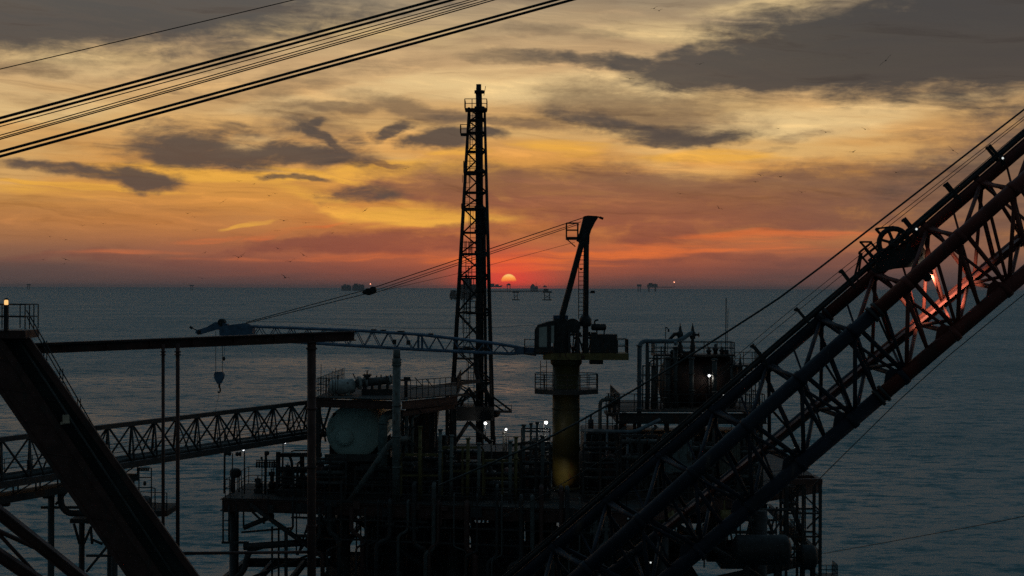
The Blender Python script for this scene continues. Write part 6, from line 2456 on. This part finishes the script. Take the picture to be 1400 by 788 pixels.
BM = [bird_mesh(1.3, f_, b_) for f_, b_ in ((.35, .0), (.55, .35), (-.2, -.3), (.15, .6), (.7, -.15))]
BIRDS = [(1211, 83, 3, 'large dark gull banking in the dark cloud at upper right', 12), (901, 15, 1, 'upper right bird of the pair at the top centre edge', 7), (894, 12, 0, 'upper left bird of the pair at the top centre edge', 7),
         (957, 88, 0, 'small bird gliding before the right dark cloud tongue', 7), (861, 108, 0, 'small bird below the left tip of the right dark cloud', 7),
         (326, 352, 4, 'larger gull with raised wings low over the left horizon, left of a close pair', 9), (330, 351, 3, 'larger gull low over the left horizon, right of a close pair', 8), (397, 358, 1, 'gull climbing steeply low over the sea left of the flare tower', 8),
         (415, 349, 3, 'gull banking just right of the steep climber low at left', 8), (390, 380, 1, 'gull closest to the horizon left of the flare tower', 9), (305, 276, 3, 'lone mid sized gull banking in the golden sky at left', 7),
         (388, 302, 0, 'gull gliding over the orange streaks, left of two', 8), (418, 305, 0, 'gull gliding over the orange streaks, right of two', 6), (324, 230, 1, 'bird at the lower edge of the big left cloud', 6),
         (366, 243, 3, 'bird left of the thin dark cloud streak', 5), (555, 231, 0, 'bird in the gap left of the flare tower', 6), (601, 246, 0, 'bird just left of the flare tower mid height', 5), (499, 288, 3, 'bird below the mauve cloud left of the flare tower', 6),
         (857, 237, 0, 'bird alone above the crane mast', 6), (930, 265, 0, 'bird right of and above the crane mast', 6), (983, 285, 1, 'bird diving right of the crane mast', 6),
         (1129, 181, 0, 'bird of the right hand pair in the bright sky, upper left', 8), (1183, 177, 0, 'bird in the bright sky at right, uppermost', 7), (1166, 208, 0, 'bird in the bright sky at right, lowest of three', 7),
         (1303, 206, 3, 'gull beside the upper ropes of the big boom', 10), (1225, 236, 0, 'bird close left of the big boom ropes', 6), (1096, 263, 0, 'bird over the mauve cloud at right', 7), (1067, 242, 0, 'bird in the middle of a close trio at right, rightmost', 7),
         (1040, 240, 0, 'bird in a close trio at right, upper left', 6), (1033, 249, 0, 'bird in a close trio at right, lowest', 6), (1064, 176, 0, 'faint bird in the bright gap below the right dark cloud', 5),
         (90, 355, 3, 'gull low at far left, upper of a close pair', 7), (88, 361, 0, 'gull low at far left, lower of a close pair', 5), (113, 309, 0, None, 5), (141, 306, 0, None, 5), (214, 307, 0, None, 5), (257, 292, 0, None, 5), (266, 297, 0, None, 5),
         (267, 315, 0, None, 5), (68, 324, 0, None, 4), (90, 328, 0, None, 4), (59, 355, 0, None, 4), (280, 346, 1, None, 4), (380, 340, 0, None, 5), (376, 265, 0, None, 5), (368, 268, 0, None, 5), (430, 267, 0, None, 5), (449, 284, 0, None, 4),
         (327, 248, 0, None, 5), (347, 252, 0, None, 4), (379, 316, 0, None, 5), (454, 319, 0, None, 5), (481, 307, 0, None, 4), (276, 381, 0, None, 5), (205, 352, 0, None, 4)]
first = {}
for i, (u, v, k, lab, wpx) in enumerate(BIRDS):
    Y = 1.15 * F / wpx
    loc = P(u, v, Y)
    if k not in first:
        o = BM[k].build('gull', birdm, None)
        first[k] = o
    else:
        o = first[k].copy()
        COL.objects.link(o)
    o.location = loc
    g = random.Random(i)
    # seen from behind or in front with the wings spread across the view
    o.scale = (1.6, 1.6, 1.6)
    o.rotation_euler = (g.uniform(-.25, .25), g.uniform(-.2, .2), R(90) + g.uniform(-.7, .7) + (math.pi if g.random() < .5 else 0))
    tag(o, lab or 'tiny dark bird, hardly more than a speck, over the left half of the sunset', 'bird', 'gulls in the sunset sky' if lab else 'bird specks in the sunset sky')

# ------------------------------------------------------------------ evening haze over the sea
hm = bpy.data.materials.new('evening_haze')
hm.use_nodes = True
hm.node_tree.nodes.clear()
ht = NT(hm.node_tree)
pv = ht.n('ShaderNodeVolumePrincipled')
pv.inputs['Color'].default_value = (0.62, 0.60, 0.62, 1)
pv.inputs['Density'].default_value = 2.8e-5
pv.inputs['Anisotropy'].default_value = 0.0
ho = ht.n('ShaderNodeOutputMaterial')
hm.node_tree.links.new(pv.outputs[0], ho.inputs['Volume'])
m = MB()
m.box((0, 19000, 38.5), (70000, 42000, 85))
hz = m.build('haze', hm)
hz['kind'] = 'stuff'
